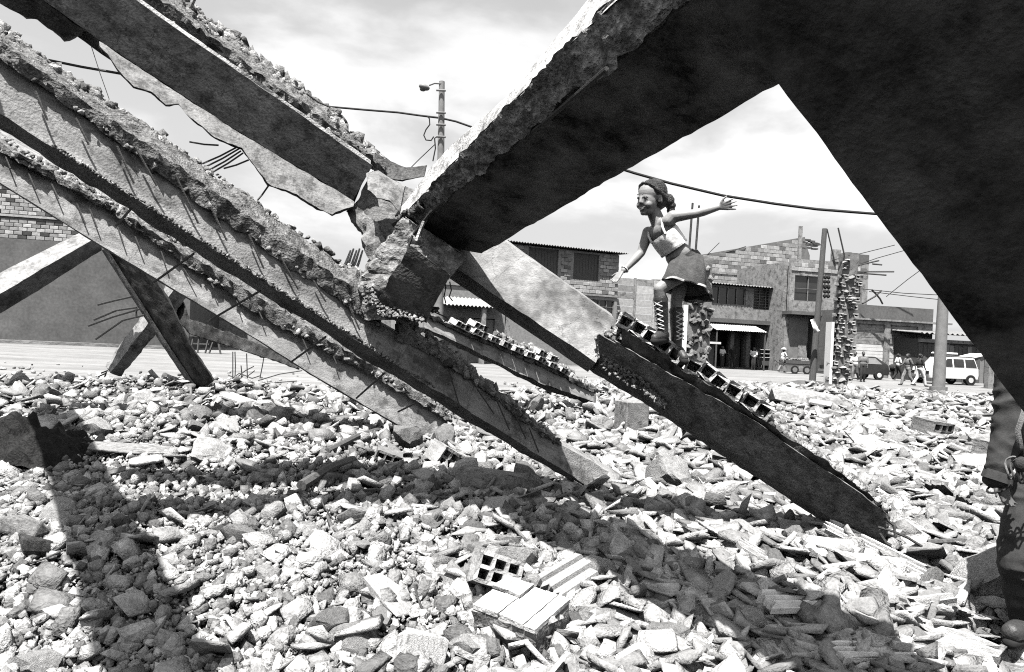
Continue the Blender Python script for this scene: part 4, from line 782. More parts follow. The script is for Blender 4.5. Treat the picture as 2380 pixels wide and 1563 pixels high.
# two-storey block house behind the crossing
fc = Facade(985, 38.5, 1430, 43.5); zr0 = fc.pt(1185, 562)[1]; zr = fc.pt(1425, 592)[1]
t2 = thing('block_house', 'two-storey bare block house with boarded upstairs windows, behind the crossing', 'house', fc.O, fc.rz)
w1 = fc.rect(1228, 574, 1298, 632); w1 = (w1[0], w1[1], fc.pt(1262, 640)[1], fc.pt(1262, 578)[1]); w2 = fc.rect(1333, 590, 1392, 652); w3 = fc.rect(1358, 697, 1427, 745); d3 = fc.rect(1090, 705, 1150, 800)
d3 = (d3[0], d3[1], 0.0, 2.6); g0 = fc.rect(1015, 705, 1082, 800); g0 = (g0[0], g0[1], 0.9, 2.6)
wall_with_openings('front_wall', t2, 0, fc.len, 0, zr, [w1, w2, w3, d3, g0], 0.3, 'block2', 0); box('house_body', 0.01, fc.len-0.01, 0.5, 8, 0, zr-0.01, 'black', t2); box('end_wall', fc.len-0.3, fc.len, 0.301, 8.01, 0, zr, 'block1', t2)
box('left_wall', 0, 0.3, 0.301, 8.01, 0, zr, 'block1', t2)
for wv in (w1, w2): window(t2, wv, 0, 0, 'black', 'wood_dark', 0.12, 'wood_dark')
for wv in (w3, g0): window(t2, wv, 3, 2, 'glass', 'metal_grey', 0.12)
box('door', d3[0]+0.03, d3[1]-0.03, 0.1, 0.16, 0.02, d3[3]-0.05, 'metal_grey', t2)
zmid = fc.pt(1400, 693)[1]; zfl = fc.pt(1340, 683)[1]
inh = lambda hs: (lambda s, z: any(h[0]-0.22 < s < h[1]+0.22 and h[2]-0.13 < z < h[3]+0.13 for h in hs))
sv = fc.pt(1165, 640)[0]
blocks(t2, sv, fc.len, zfl+0.08, zr-0.05, 0.46, 0.23, skip=inh([w1, w2]), limit=200)
blocks(t2, fc.pt(1290, 720)[0], fc.len, fc.pt(1400, 760)[1], zfl-0.08, 0.46, 0.23, skip=inh([w3]), limit=100)
box('floor_band', 0, fc.len, -0.07, 0.0, zfl-0.06, zfl+0.06, 'block1', t2)
corrugated('roof', t2, -0.4, fc.len+0.4, -0.5, 8.3, zr+0.08, zr+0.5, 'metal_grey')
zaw = fc.pt(1050, 702)[1]
corrugated('awning', t2, fc.pt(1010, 705)[0], fc.pt(1160, 715)[0], -1.8, -0.02, zaw-0.25, zaw+0.25, 'block1', 0.22, 0.05)
for u in (1100, 1155): box('awning_post', fc.pt(u, 760)[0]-0.12, fc.pt(u, 760)[0]+0.12, -1.7, -1.46, 0, zaw-0.3, 'plaster_pale', t2)

# concrete plank fence wall between the houses
fd = Facade(1425, 45.5, 1645, 47.5); td = thing('plank_fence', 'pale concrete plank wall with thin posts, between the two block buildings behind the girl', 'wall', fd.O, fd.rz)
zt = fd.pt(1530, 652)[1]; npan = 5; pw = fd.len/npan
for i in range(npan):
    for k in range(11):
        z0, z1 = 0.7+(zt-0.7)*k/11, 0.7+(zt-0.7)*(k+1)/11
        box('plank', i*pw+0.06, (i+1)*pw-0.06, random.uniform(0, 0.015), 0.08, z0+0.008, z1-0.012, random.choice(('block0', 'block1', 'block0', 'plaster_pale')), td)
for i in range(npan+1): box('post', i*pw-0.06, i*pw+0.06, -0.05, 0.12, 0, zt+0.05, 'pale_and_sunlit' if i in (0, 2) else 'plaster_pale', td)
box('footing', 0, fd.len, 0.001, 0.3, 0, 0.7, 'plaster_pale', td)
te = thing('dark_shed', 'low dark lean-to with a pale roof edge at the foot of the plank wall', 'shed', fd.O+fd.n*1.5, fd.rz)
zs_ = fd.pt(1480, 796)[1]; box('shed_wall', 0.2, fd.len-0.4, 0.1, 1.3, 0, 1.75, 'wood_dark', te); box('shed_roof', 0, fd.len-0.2, -0.4, 1.4, 1.76, 1.9, 'metal_pale', te)
for i in range(12): box('board', 0.25+i*0.5, 0.72+i*0.5, 0.06+0.012*(i % 3), 0.098, 0, 1.74, 'wood_dark', te)

# shop building
fe = Facade(1632, 49.5, 1836, 52); ze = fe.pt(1735, 668)[1]; zsl = fe.pt(1735, 744)[1]
ts = thing('shop_building', 'two-storey shop with a white awning, long upstairs windows and people standing below', 'shop', fe.O, fe.rz)
wa = fe.rect(1652, 665, 1734, 708); wa = (wa[0], wa[1], fe.pt(1693, 709)[1], fe.pt(1693, 668)[1]); wb = fe.rect(1752, 668, 1825, 723); wb = (wb[0], wb[1], fe.pt(1790, 722)[1], fe.pt(1790, 672)[1])
h1 = fe.rect(1636, 770, 1700, 850); h1 = (0.5, h1[1], 0.0, 2.75); h2 = fe.rect(1708, 770, 1740, 850); h2 = (h2[0], h2[1]-0.2, 0.0, 2.75); h3 = fe.rect(1752, 760, 1795, 850); h3 = (h3[0], h3[1], 0.0, 3.1)
wall_with_openings('upper_front', ts, 0, fe.len, zsl, ze, [wa, wb], 0.25, 'plaster_pale', 0); wall_with_openings('lower_front', ts, 0, fe.len, 0, zsl-0.3, [h1, h2, h3], 0.25, 'plaster', 0.35)
box('balcony_slab', -0.05, fe.len+0.05, -0.25, 0.6, zsl-0.3, zsl-0.001, 'plaster', ts); box('shop_interior', 0.02, fe.len-0.02, 1.6, 7, 0, ze-0.02, 'black', ts); box('shop_floor', 0.02, fe.len-0.02, -0.2, 1.599, -0.05, 0.12, 'plaster', ts)
box('party_wall', fe.len-0.25, fe.len-0.001, 0.601, 7.01, 0, ze, 'plaster_pale', ts); box('party_wall', 0.001, 0.25, 0.601, 7.01, 0, ze, 'plaster_pale', ts)
window(ts, wa, 3, 0, 'glass', 'plaster_pale', 0.14); window(ts, wb, 4, 7, 'glass', 'metal_grey', 0.14)
for s in (fe.pt(1704, 800)[0], fe.pt(1741, 800)[0], fe.pt(1798, 800)[0]): box('shop_pillar', s-0.16, s+0.16, 0.1, 0.349, 0.12, zsl-0.31, 'plaster_pale', ts)
box('shop_door', h2[0], h2[1], 0.75, 0.8, 0.12, 2.7, 'wood_dark', ts); box('shop_door', h1[0], h1[0]+1.1, 0.75, 0.8, 0.12, 2.7, 'wood_dark', ts)
a0, a1 = fe.pt(1637, 760)[0], fe.pt(1752, 770)[0]; zaw = fe.pt(1690, 752)[1]
corrugated('awning', ts, a0, a1, -1.5, 0.3, zaw-0.55, zaw+0.02, 'metal_pale', 0.2, 0.02)
corrugated('roof', ts, -0.3, fe.len+0.4, -0.45, 7.2, ze+0.06, ze+0.75, 'metal_grey', 0.25, 0.04)
for s in (a0+0.1, a1-0.1): box('awning_post', s-0.04, s+0.04, -1.45, -1.37, 0, zaw-0.56, 'wood_pole', ts)
# the tall bare masonry wall behind the shop
ff = Facade(1600, 57.5, 1872, 60.5); tf_ = thing('masonry_wall', 'tall unplastered masonry wall rising behind the shop roof, broken at its right end', 'wall', ff.O, ff.rz)
zl, zr_ = ff.pt(1635, 592)[1], ff.pt(1856, 557)[1]; sl, sr = ff.pt(1635, 592)[0], ff.pt(1856, 557)[0]; topf = lambda s: zl+(zr_-zl)*(s-sl)/(sr-sl)
bm = bmesh.new(); V = [(0, 0), (ff.len, 0), (ff.len, topf(ff.len)-1.6), (ff.len-0.5, topf(ff.len)-0.5), (ff.len-0.6, topf(ff.len)), (0, topf(0))]
fr = [bm.verts.new((s, 0, z)) for s, z in V]; bk = [bm.verts.new((s, 0.35, z)) for s, z in V]; bm.faces.new(fr); bm.faces.new(bk[::-1])
for i in range(len(V)): j = (i+1) % len(V); bm.faces.new((fr[i], bk[i], bk[j], fr[j]))
bm_put('wall_body', bm, 'mortar', tf_)
zlow = ff.pt(1700, 662)[1]
blocks(tf_, ff.pt(1632, 620)[0], ff.len-0.75, zlow, 14, 0.62, 0.33, top=topf, limit=300, pick=lambda s, z: random.choices(('block0', 'block1', 'block2', 'block3'), (4, 4, 3, 1.5))[0])
bm = bmesh.new()
for k in range(2): z = zlow+(1.2+1.5*k); add_box(bm, 0.2, ff.len-0.7, -0.09, -0.001, z-0.06, z+0.06)
box('ring_beam', 0.2, ff.len-0.7, -0.1, -0.001, ff.pt(1740, 640)[1]-0.1, ff.pt(1740, 640)[1]+0.1, 'plaster_pale', tf_); bm.free()
box('corner_post', ff.len-1.3, ff.len-0.95, -0.12, -0.002, 0, topf(ff.len)+0.9, 'plaster_pale', tf_)
tube('rebar', [Vector((sl-0.6, 0.1, zl-1)), Vector((sl+1.4, -0.1, zl+1.1))], 0.03, 'rebar', tf_); tube('rebar', [Vector((sl-0.2, 0.1, zl-0.5)), Vector((sl+4, -0.1, zl+1.0))], 0.03, 'rebar', tf_)
bm = bmesh.new()
for i in range(14):
    x, z = ff.len-0.4+random.uniform(-0.3, 1.2), topf(ff.len)-0.3+random.uniform(-0.9, 0.1); add_box(bm, x-0.25, x+0.3, 0.0, 0.3, z-0.07, z+0.06, Matrix.Translation((0, 0, 0)))
bm_put('hanging_bits', bm, 'wood_dark', tf_)

# the right-hand house with the dark window and the garage row
fg = Facade(1829, 49.0, 2010, 50.5); zg = fg.pt(1905, 606)[1]; zs1 = fg.pt(1905, 727)[1]
th = thing('corner_house', 'grey two-storey house behind the leaning pole, with a wide dark upstairs window', 'house', fg.O, fg.rz)
wg = fg.rect(1847, 640, 1912, 698); wg = (wg[0], wg[1], fg.pt(1880, 702)[1], fg.pt(1880, 642)[1]); wh = fg.rect(1977, 652, 2004, 705); dg = fg.rect(1885, 740, 1922, 860); dg = (dg[0], dg[1], 0, zs1-0.4); dh = fg.rect(1976, 740, 2000, 860); dh = (dh[0], dh[1], 0, zs1-0.5)
wall_with_openings('upper_front', th, 0, fg.len, zs1, zg, [wg, wh], 0.25, 'plaster_pale', 0); wall_with_openings('lower_front', th, 0, fg.len, 0, zs1-0.25, [dg, dh], 0.25, 'plaster_pale', 0.4)
box('balcony_slab', -0.05, fg.len+0.05, -0.4, 0.7, zs1-0.25, zs1-0.001, 'plaster', th); box('house_interior', 0.02, fg.len-0.02, 1.2, 7, 0, zg-0.4, 'black', th)
box('side_wall', fg.len-0.25, fg.len-0.001, 0.701, 7.01, 0, zg-0.2, 'plaster_pale', th); box('side_wall', 0.001, 0.25, 0.701, 7.01, 0, zg-0.2, 'plaster_pale', th)
window(th, wg, 1, 1, 'glass', 'metal_grey', 0.13); window(th, wh, 1, 1, 'glass', 'metal_grey', 0.13)
ga = fg.rect(1836, 740, 1884, 860); box('garage_door', ga[0]+0.1, ga[1]-0.1, 0.33, 0.4-0.002, 0, zs1-0.5, 'metal_grey', th); box('door_panel', ga[0]+0.9, ga[1]-0.15, 0.29, 0.329, 0.05, 2.0, 'plaster_pale', th)
blocks(th, 0.05, fg.len, fg.pt(1900, 634)[1], zg-0.02, 0.55, 0.3, limit=110)
box('corner_post', fg.pt(1945, 600)[0]-0.3, fg.pt(1945, 600)[0]+0.3, -0.06, 0.3, zg+0.001, zg+0.9, 'plaster_pale', th); box('parapet', fg.pt(1978, 600)[0]-0.6, fg.len, 0, 0.25, zg+0.001, zg+0.7, 'plaster', th)
tube('rebar', [Vector((fg.pt(1940, 620)[0], -0.1, zg-0.3)), Vector((fg.pt(1920, 540)[0], -0.1, fg.pt(1935, 535)[1]))], 0.05, 'rebar', th)
fi = Facade(1985, 45.5, 2165, 47.0); zi = fi.pt(2075, 713)[1]; zl_ = fi.pt(2075, 748)[1]
ti = thing('garage_row', 'low garage building with two pale roller doors under a grey parapet', 'garage', fi.O, fi.rz)
g1 = fi.rect(1990, 755, 2055, 870); g2 = fi.rect(2068, 757, 2132, 870); g1 = (g1[0], g1[1], 0, zl_-0.25); g2 = (g2[0], g2[1], 0, zl_-0.25)
wall_with_openings('front_wall', ti, 0, fi.len, 0, zl_, [g1, g2], 0.3, 'plaster_pale', 0); box('parapet', 0, fi.len, 0, 0.3, zl_+0.12, zi, 'plaster', ti); box('lintel', -0.1, fi.len+1.5, -0.15, 0.3, zl_+0.001, zl_+0.119, 'plaster_pale', ti); box('garage_body', 0.3, fi.len-0.3, 0.5, 7, 0, zi-0.3, 'plaster', ti)
for g in (g1, g2):
    r = bpy.data.objects.new('roller_door', None); COL.objects.link(r); r.parent = ti
    for k in range(16): z0 = (g[3])*k/16; box('slat', g[0], g[1], 0.1+0.01*(k % 2), 0.14, z0, z0+g[3]/16-0.012, 'metal_pale' if k < 10 else 'plaster_pale', r)
for pts in (((2030,705),(2060,688),(2075,674)),((2052,672),(2064,684),(2072,694),(2078,706))):
    tube('rebar', [Vector((fi.pt(a, b)[0], 1, fi.pt(a, b)[1])) for a, b in pts], 0.06, 'rebar', ti)
fj = Facade(2135, 44.0, 2420, 45.0); tj = thing('tin_shed', 'dark shed with a ragged tin roof edge behind the white car', 'shed', fj.O, fj.rz)
zj = fj.pt(2220, 770)[1]; box('shed_body', 0, fj.len, 0.1, 5, 0, zj-0.6, 'wood_dark', tj); corrugated('roof', tj, -0.3, fj.len+0.3, -0.5, 5.2, zj-0.25, zj+0.1, 'metal_grey', 0.35, 0.06)
for i in range(28): s = fj.len*i/28; box('board', s+0.015, s+fj.len/28-0.015, random.uniform(0.0, 0.04), 0.099, 0, zj-0.95+random.uniform(-0.05, 0.08), random.choice(('wood_dark', 'wood_pole', 'metal_grey')), tj)
box('beam_edge', 0, fj.len, -0.1, 0.098, zj-0.82, zj-0.6, 'plaster_pale', tj)
fk = Facade(2300, 37.5, 2420, 38); tk = thing('boundary_wall', 'pale end of a wall at the right, beside the black slab', 'wall', fk.O, fk.rz); box('wall_body', 0, fk.len, 0, 0.3, 0, 2.0, 'plaster_pale', tk); box('wall_coping', 0, fk.len, -0.05, 0.35, 2.001, 2.1, 'block1', tk)

# ------------------------------------------------------------------ poles, piers, wires
def base_at(u, v, d): p = P(u, v, d); return p
pA = P(1887, 895, 31); tp = thing('utility_pole', 'tall bare timber pole leaning slightly right, in front of the dark upstairs window', 'pole', (pA.x, pA.y, 0))
q = P(1917, 532, 31); adopt(tp, tube('pole_shaft', [Vector((pA.x, pA.y, -0.2)), q.lerp(pA, 0.5), q], 0.15, 'wood_pole', None, 12, 0.11))
for v in (645, 668): bm = bmesh.new(); r_ = P(1918, v, 30.8); [bmesh.ops.create_icosphere(bm, subdivisions=1, radius=0.1, matrix=Matrix.Translation(r_+Vector((0.15*i, 0, -0.2*j)))) for i in range(2) for j in range(3)]; adopt(tp, bm_put('insulators', bm, 'rubber'))
pB = P(2181, 908, 31.5); tp2 = thing('utility_pole', 'thick pale cement pole standing beside the white car', 'pole', (pB.x, pB.y, 0))
q = P(2200, 560, 31.5); adopt(tp2, tube('pole_shaft', [Vector((pB.x, pB.y, -0.2)), pB.lerp(q, 0.5), q], 0.27, 'cement_pole', None, 14, 0.19)); adopt(tp2, tube('pole_base', [Vector((pB.x, pB.y, -0.1)), Vector((pB.x, pB.y, 0.25))], 0.36, 'cement_pole', None, 14))
pC = P(1018, 850, 30); tp3 = thing('street_lamp', 'cement street light pole with one lamp on a short arm, behind the crossing', 'street lamp', (pC.x, pC.y, 0))
q = P(1027, 190, 30); adopt(tp3, tube('pole_shaft', [Vector((pC.x, pC.y, -0.2)), pC.lerp(q, 0.5), q], 0.24, 'cement_pole', None, 12, 0.125))
adopt(tp3, tube('lamp_arm', [P(1026, 195, 29.9), P(1010, 194, 29.9), P(997, 199, 29.9)], 0.035, 'metal_grey', None, 6))
bm = bmesh.new(); bmesh.ops.create_uvsphere(bm, u_segments=12, v_segments=8, radius=0.24, matrix=Matrix.Translation(P(986, 203, 29.9)) @ Matrix.Rotation(0.25, 4, 'Y') @ Matrix.Diagonal((1.05, 0.8, 0.55, 1))); o = bm_put('lamp_head', bm, 'metal_grey', None, 60); adopt(tp3, o)
bm = bmesh.new(); bmesh.ops.create_uvsphere(bm, u_segments=10, v_segments=6, radius=0.15, matrix=Matrix.Translation(P(983, 208, 29.9)) @ Matrix.Diagonal((1, 0.8, 0.6, 1))); adopt(tp3, bm_put('lamp_glass', bm, 'glass', None, 60))
for v in (210, 262, 290, 318): adopt(tp3, tube('pole_clamp', [P(1014, v, 29.8), P(1036, v+1, 29.8)], 0.045, 'metal_grey', None, 6))
adopt(tp3, tube('hanging_cable', [P(a, b, 29.8) for a, b in ((992,270),(998,276),(999,290),(990,302),(985,315),(990,326),(1002,327),(1008,318))], 0.03, 'wire', None, 5))
adopt(tp3, tube('hanging_cable', [P(a, b, 29.8) for a, b in ((1016,318),(1010,322),(1012,345),(1006,375))], 0.03, 'wire', None, 5))
def wire(pts, d, r, lab): o = tube('overhead_wire', [P(a, b, dd) for (a, b), dd in zip(pts, d)], r, 'wire', None, 5); tag(o, lab, 'wire', 'overhead wires'); return o
wire(((700,238),(770,249),(850,256),(925,262),(975,269),(1025,275),(1060,283),(1100,297)), (30,)*8, 0.045, 'dark cable running past the street light pole above the crossing')
wire(((1440,392),(1475,403),(1560,427),(1680,455),(1800,474),(1900,487),(2040,498)), (22,)*7, 0.045, 'dark cable sagging behind the girl\'s head and raised arm')
wire(((1935,605),(2000,590),(2080,570)), (45, 45, 45), 0.025, 'thin wire rising to the right above the corner house'); wire(((1960,628),(2040,600),(2140,572)), (45, 45, 45), 0.025, 'thin wire just below the one rising above the corner house')
wire(((2005,672),(2100,682),(2260,690)), (45, 45, 45), 0.025, 'thin wire over the garage row, nearly level'); wire(((2020,678),(2120,690),(2270,706)), (45, 45, 45), 0.025, 'thin wire over the garage row, sloping more to the right'); wire(((2060,690),(2110,650),(2170,606)), (45, 45, 45), 0.025, 'thin wire rising steeply right above the garage row')
wire(((940,405),(975,370),(1012,335)), (29, 29, 29), 0.02, 'thin stay wire below the street light')
# rubble masonry column and toothed brick pier
pD = P(1612, 905, 10.0); zt0 = P(1612, 600, 10).z
tc1 = thing('rubble_column', 'rough stone masonry column behind the girl, white strip for its sunlit left side', 'column', (pD.x, pD.y, 0.2))
adopt(tc1, sweep('column_core', [[Vector((pD.x-w, pD.y-0.12, z)), Vector((pD.x+w, pD.y-0.12, z)), Vector((pD.x+w, pD.y+0.2, z)), Vector((pD.x-w, pD.y+0.2, z))] for z, w in ((0, 0.17), (1.2, 0.165), (zt0, 0.16))], 'mortar', step=0.06, amp=0.03))
pos = []
k = 0
for i in range(150):
    z = 0.2+(zt0-0.2)*((i*0.618) % 1); x = pD.x+random.uniform(-0.15, 0.17); o = bpy.data.objects.new('stone', random.choice(CH)); COL.objects.link(o); s = random.uniform(0.035, 0.065)
    o.scale = (s*1.3, s, s); o.rotation_euler = (random.random()*6, random.random()*6, random.random()*6); o.location = (x, pD.y-0.13, z) if i % 5 else (pD.x+0.17, pD.y+random.uniform(-0.1, 0.15), z); adopt(tc1, o)
adopt(tc1, box('white_strip', pD.x-0.235, pD.x-0.172, pD.y-0.15, pD.y+0.18, 0.1, zt0-0.7, 'white'))  # sunlit left side put into the strip's white colour
for x0, v0 in ((1610, 472), (1625, 478)): a = P(x0, v0, 10); adopt(tc1, tube('rebar', [Vector((a.x-0.03, a.y, zt0-0.3)), a], 0.016, 'rebar'))
pE = P(1945, 890, 29.5); zt1 = P(1950, 588, 29.5).z
tc2 = thing('brick_pier', 'toothed brick pier with bars sticking out of its top, beside the dark hatchback', 'pier', (pE.x, pE.y, 0.2))
lean = 0.05
adopt(tc2, sweep('pier_core', [[Vector((pE.x-w+lean*z, pE.y-0.25, z)), Vector((pE.x+w+lean*z, pE.y-0.25, z)), Vector((pE.x+w+lean*z, pE.y+0.3, z)), Vector((pE.x-w+lean*z, pE.y+0.3, z))] for z, w in ((-0.1, 0.34), (2.4, 0.33), (zt1, 0.30))], 'mortar', step=0.12, amp=0.05))
bm_ = hollow_mesh(2, 1, 0.34, 0.17, 0.3, 0.04, 0.02); bm_.materials.append(M['block2'])
for i in range(0, 30):
    z = 0.15+0.34*(i//2)+random.uniform(-0.05, 0.05); sd = -1 if i % 2 else 1
    if z > zt1-0.2: break
    o = bpy.data.objects.new('brick', bm_); COL.objects.link(o); o.location = (pE.x+sd*(0.24+0.09*((i//2) % 2)+random.uniform(-0.04, 0.03))+lean*z, pE.y-0.12, z); o.rotation_euler = (0, random.uniform(-0.05, 0.05), random.uniform(-0.1, 0.1)); adopt(tc2, o)
for i in range(36):
    z = 0.2+(zt1-0.4)*random.random(); o = bpy.data.objects.new('stone', random.choice(CH)); COL.objects.link(o); s = random.uniform(0.08, 0.16); o.scale = (s*1.4, s, s*0.8); o.location = (pE.x+random.uniform(-0.28, 0.28)+lean*z, pE.y-0.27, z); o.rotation_euler = (0, 0, random.random()*6); adopt(tc2, o)
adopt(tc2, box('white_strip', pE.x-0.47, pE.x-0.36, pE.y-0.3, pE.y+0.25, 0.1, 2.9, 'white'))
for pts in (((1985,622),(2055,606)),((2000,632),(2090,632)),((1995,634),(2072,640)),((1985,640),(1960,530)),((2040,614),(2062,616))): adopt(tc2, tube('rebar', [P(a-12, b, 29.3) for a, b in pts], 0.035, 'rebar', None, 5))
o = sweep('paper_sheet', [[P(1883, 744, 30.5), P(1892, 742, 30.4), P(1892, 742, 30.43), P(1883, 744, 30.53)], [P(1889, 760, 30.3), P(1902, 764, 30.5), P(1902, 764, 30.53), P(1889, 760, 30.33)], [P(1893, 775, 30.5), P(1905, 769, 30.4), P(1905, 769, 30.43), P(1893, 775, 30.53)]], 'cloth_white', step=0.1, amp=0.02); tag(o, 'white rag of sheeting hanging in the air left of the leaning pole', 'sheet')
# trestle at the left, under the fallen beams
pT = G(484, 822, 0, 0.0); tt = thing('trestle', 'dark timber trestle bench at the road edge under the left beams', 'trestle', (pT.x, pT.y, 0))
sc = pT.y/1587
adopt(tt, box('top_board', pT.x-0.9, pT.x+0.9, pT.y-0.25, pT.y+0.25, 0.85, 0.95, 'wood_dark')); adopt(tt, box('shelf', pT.x-0.75, pT.x+0.1, pT.y-0.2, pT.y+0.2, 0.45, 0.52, 'wood_dark'))
for dx, lx in ((-0.75, -0.8), (-0.45, -0.45), (0.05, -0.05), (0.35, 0.15), (0.5, 0.75)): adopt(tt, tube('leg', [Vector((pT.x+dx, pT.y-0.15, 0.85)), Vector((pT.x+lx, pT.y-0.25, 0))], 0.05, 'wood_dark', None, 5))
# ------------------------------------------------------------------ cars and barrow
def car(name, label, base, rz, paint, prof, green, L_, W_, tail=False, group=None):
    t = thing(name, label, 'car', base, rz, group)
    def loft(nm, pr, w0, w1, material, parent=t, inset=0.0):
        bm = bmesh.new(); n = len(pr); A, B = [], []
        zmin, zmax = min(z for _, z in pr), max(z for _, z in pr)
        for x, z in pr:
            w = (w0+(w1-w0)*(z-zmin)/(zmax-zmin))/2; A.append(bm.verts.new((x, -w, z))); B.append(bm.verts.new((x, w, z)))
        bm.faces.new(A); bm.faces.new(B[::-1])
        for i in range(n): j = (i+1) % n; bm.faces.new((A[i], B[i], B[j], A[j]))
        bmesh.ops.recalc_face_normals(bm, faces=bm.faces); bmesh.ops.bevel(bm, geom=bm.edges[:], offset=0.035, segments=2, affect='EDGES')
        return bm_put(nm, bm, material, parent, 40)
    loft('body', prof, W_*0.97, W_, paint); loft('cabin', green, W_*0.95, W_*0.78, paint)
    zg0, zg1 = green[0][1]+0.06, max(z for _, z in green)-0.09
    return t, zg0, zg1
def wheels(t, xs, W_, r=0.29):
    for x in xs:
        for s in (-1, 1):
            bm = bmesh.new(); bmesh.ops.create_cone(bm, cap_ends=True, segments=20, radius1=r, radius2=r, depth=0.18, matrix=Matrix.Translation((x, s*(W_/2-0.06), r)) @ Matrix.Rotation(math.pi/2, 4, 'X')); wo = bm_put('wheel', bm, 'rubber', t, 40)
            bm = bmesh.new(); bmesh.ops.create_cone(bm, cap_ends=True, segments=14, radius1=r*0.55, radius2=r*0.5, depth=0.2, matrix=Matrix.Translation((x, s*(W_/2-0.055), r)) @ Matrix.Rotation(math.pi/2, 4, 'X')); bm_put('rim', bm, 'metal_pale', wo, 40)
def panes(t, quads, W0, material='glass'):
    for q in quads:
        for s in (-1, 1):
            bm = bmesh.new(); vs = [bm.verts.new((x, s*w, z)) for x, z, w in q]; bm.faces.new(vs if s < 0 else vs[::-1]); r = bmesh.ops.extrude_face_region(bm, geom=bm.faces[:]); bmesh.ops.translate(bm, vec=(0, -s*0.02, 0), verts=[g for g in r['geom'] if isinstance(g, bmesh.types.BMVert)]); bm_put('window', bm, material, t)
# white wagon, tail to the right with its tailgate up
pw_ = G(2194, 893, 0, 0.0)
prof = [(-1.55, 0.34), (-1.58, 0.7), (-1.48, 0.95), (-0.85, 1.02), (1.55, 1.02), (1.6, 0.6), (1.55, 0.34)]; green = [(-0.95, 1.0), (-0.45, 1.62), (1.4, 1.62), (1.55, 1.0)]
tv, z0, z1 = car('parked_car', 'white estate car with its tailgate raised, beside the pale cement pole', (pw_.x, pw_.y, 0), 0.12, 'car_white', prof, green, 3.7, 1.6)
wheels(tv, (-1.0, 1.05), 1.6, 0.31)
panes(tv, [[(-0.72, 1.08, 0.77), (-0.1, 1.08, 0.77), (-0.1, 1.53, 0.665), (-0.38, 1.53, 0.665)], [(0.0, 1.08, 0.77), (0.65, 1.08, 0.77), (0.65, 1.53, 0.665), (0.0, 1.53, 0.665)], [(0.75, 1.08, 0.77), (1.45, 1.08, 0.77), (1.33, 1.53, 0.665), (0.75, 1.53, 0.665)]], 1.6)
bm = bmesh.new(); add_box(bm, -0.02, 0.95, -0.66, 0.66, -0.03, 0.03); o = bm_put('tailgate', bm, 'car_white', tv); o.location = (1.35, 0, 1.66); o.rotation_euler = (0, -0.25, 0)
box('rear_glass', 0.12, 0.7, -0.55, 0.55, -0.036, -0.031, 'glass', o)
box('bumper', 1.58, 1.68, -0.78, 0.78, 0.36, 0.5, 'metal_grey', tv); box('bumper', -1.68, -1.58, -0.78, 0.78, 0.36, 0.5, 'metal_grey', tv)
for s in (-1, 1): box('tail_light', 1.52, 1.63, s*0.7-0.08, s*0.7+0.08, 0.65, 0.95, 'metal_grey', tv); box('headlight', -1.61, -1.5, s*0.6-0.12, s*0.6+0.12, 0.6, 0.76, 'glass', tv)
for y in (-0.5, 0.5): tube('roof_rail', [Vector((-0.3, y, 1.68)), Vector((1.3, y, 1.68))], 0.025, 'metal_grey', tv)
ob = bmesh.new(); add_box(ob, 0.0, 1.1, -0.45, 0.45, 1.7, 1.84); bmesh.ops.bevel(ob, geom=ob.edges[:], offset=0.05, segments=1, affect='EDGES'); rl = bm_put('roof_load', ob, 'cloth_white'); rl.location = (pw_.x-0.55, pw_.y, 0.05); rl.rotation_euler = (0, 0, 0.12); tag(rl, 'pale bundle tied on the roof of the white estate car', 'bundle')
# dark hatchback, its sloping back to the right
ph = G(1984, 880, 0, 0.0)
prof = [(-1.8, 0.32), (-1.82, 0.62), (-1.7, 0.82), (-0.8, 0.92), (1.75, 0.95), (1.86, 0.55), (1.8, 0.3)]; green = [(-0.95, 0.9), (-0.3, 1.4), (1.0, 1.42), (1.8, 0.93)]
tk2, z0, z1 = car('parked_car', 'dark hatchback with a sloping back, beside the toothed brick pier', (ph.x, ph.y, 0), 0.1, 'car_dark', prof, green, 3.7, 1.6)
wheels(tk2, (-1.1, 1.15), 1.6)
panes(tk2, [[(-0.7, 0.97, 0.77), (0.15, 0.97, 0.77), (0.15, 1.33, 0.665), (-0.22, 1.33, 0.665)], [(0.25, 0.97, 0.77), (1.35, 0.97, 0.77), (0.95, 1.33, 0.665), (0.25, 1.33, 0.665)]], 1.6, 'metal_grey')
box('bumper', 1.82, 1.92, -0.78, 0.78, 0.36, 0.5, 'metal_grey', tk2); box('bumper', -1.92, -1.82, -0.78, 0.78, 0.36, 0.5, 'metal_grey', tk2)
for s in (-1, 1): box('tail_light', 1.77, 1.87, s*0.65-0.1, s*0.65+0.1, 0.62, 0.8, 'metal_grey', tk2); box('headlight', -1.87, -1.77, s*0.6-0.12, s*0.6+0.12, 0.58, 0.74, 'glass', tk2)
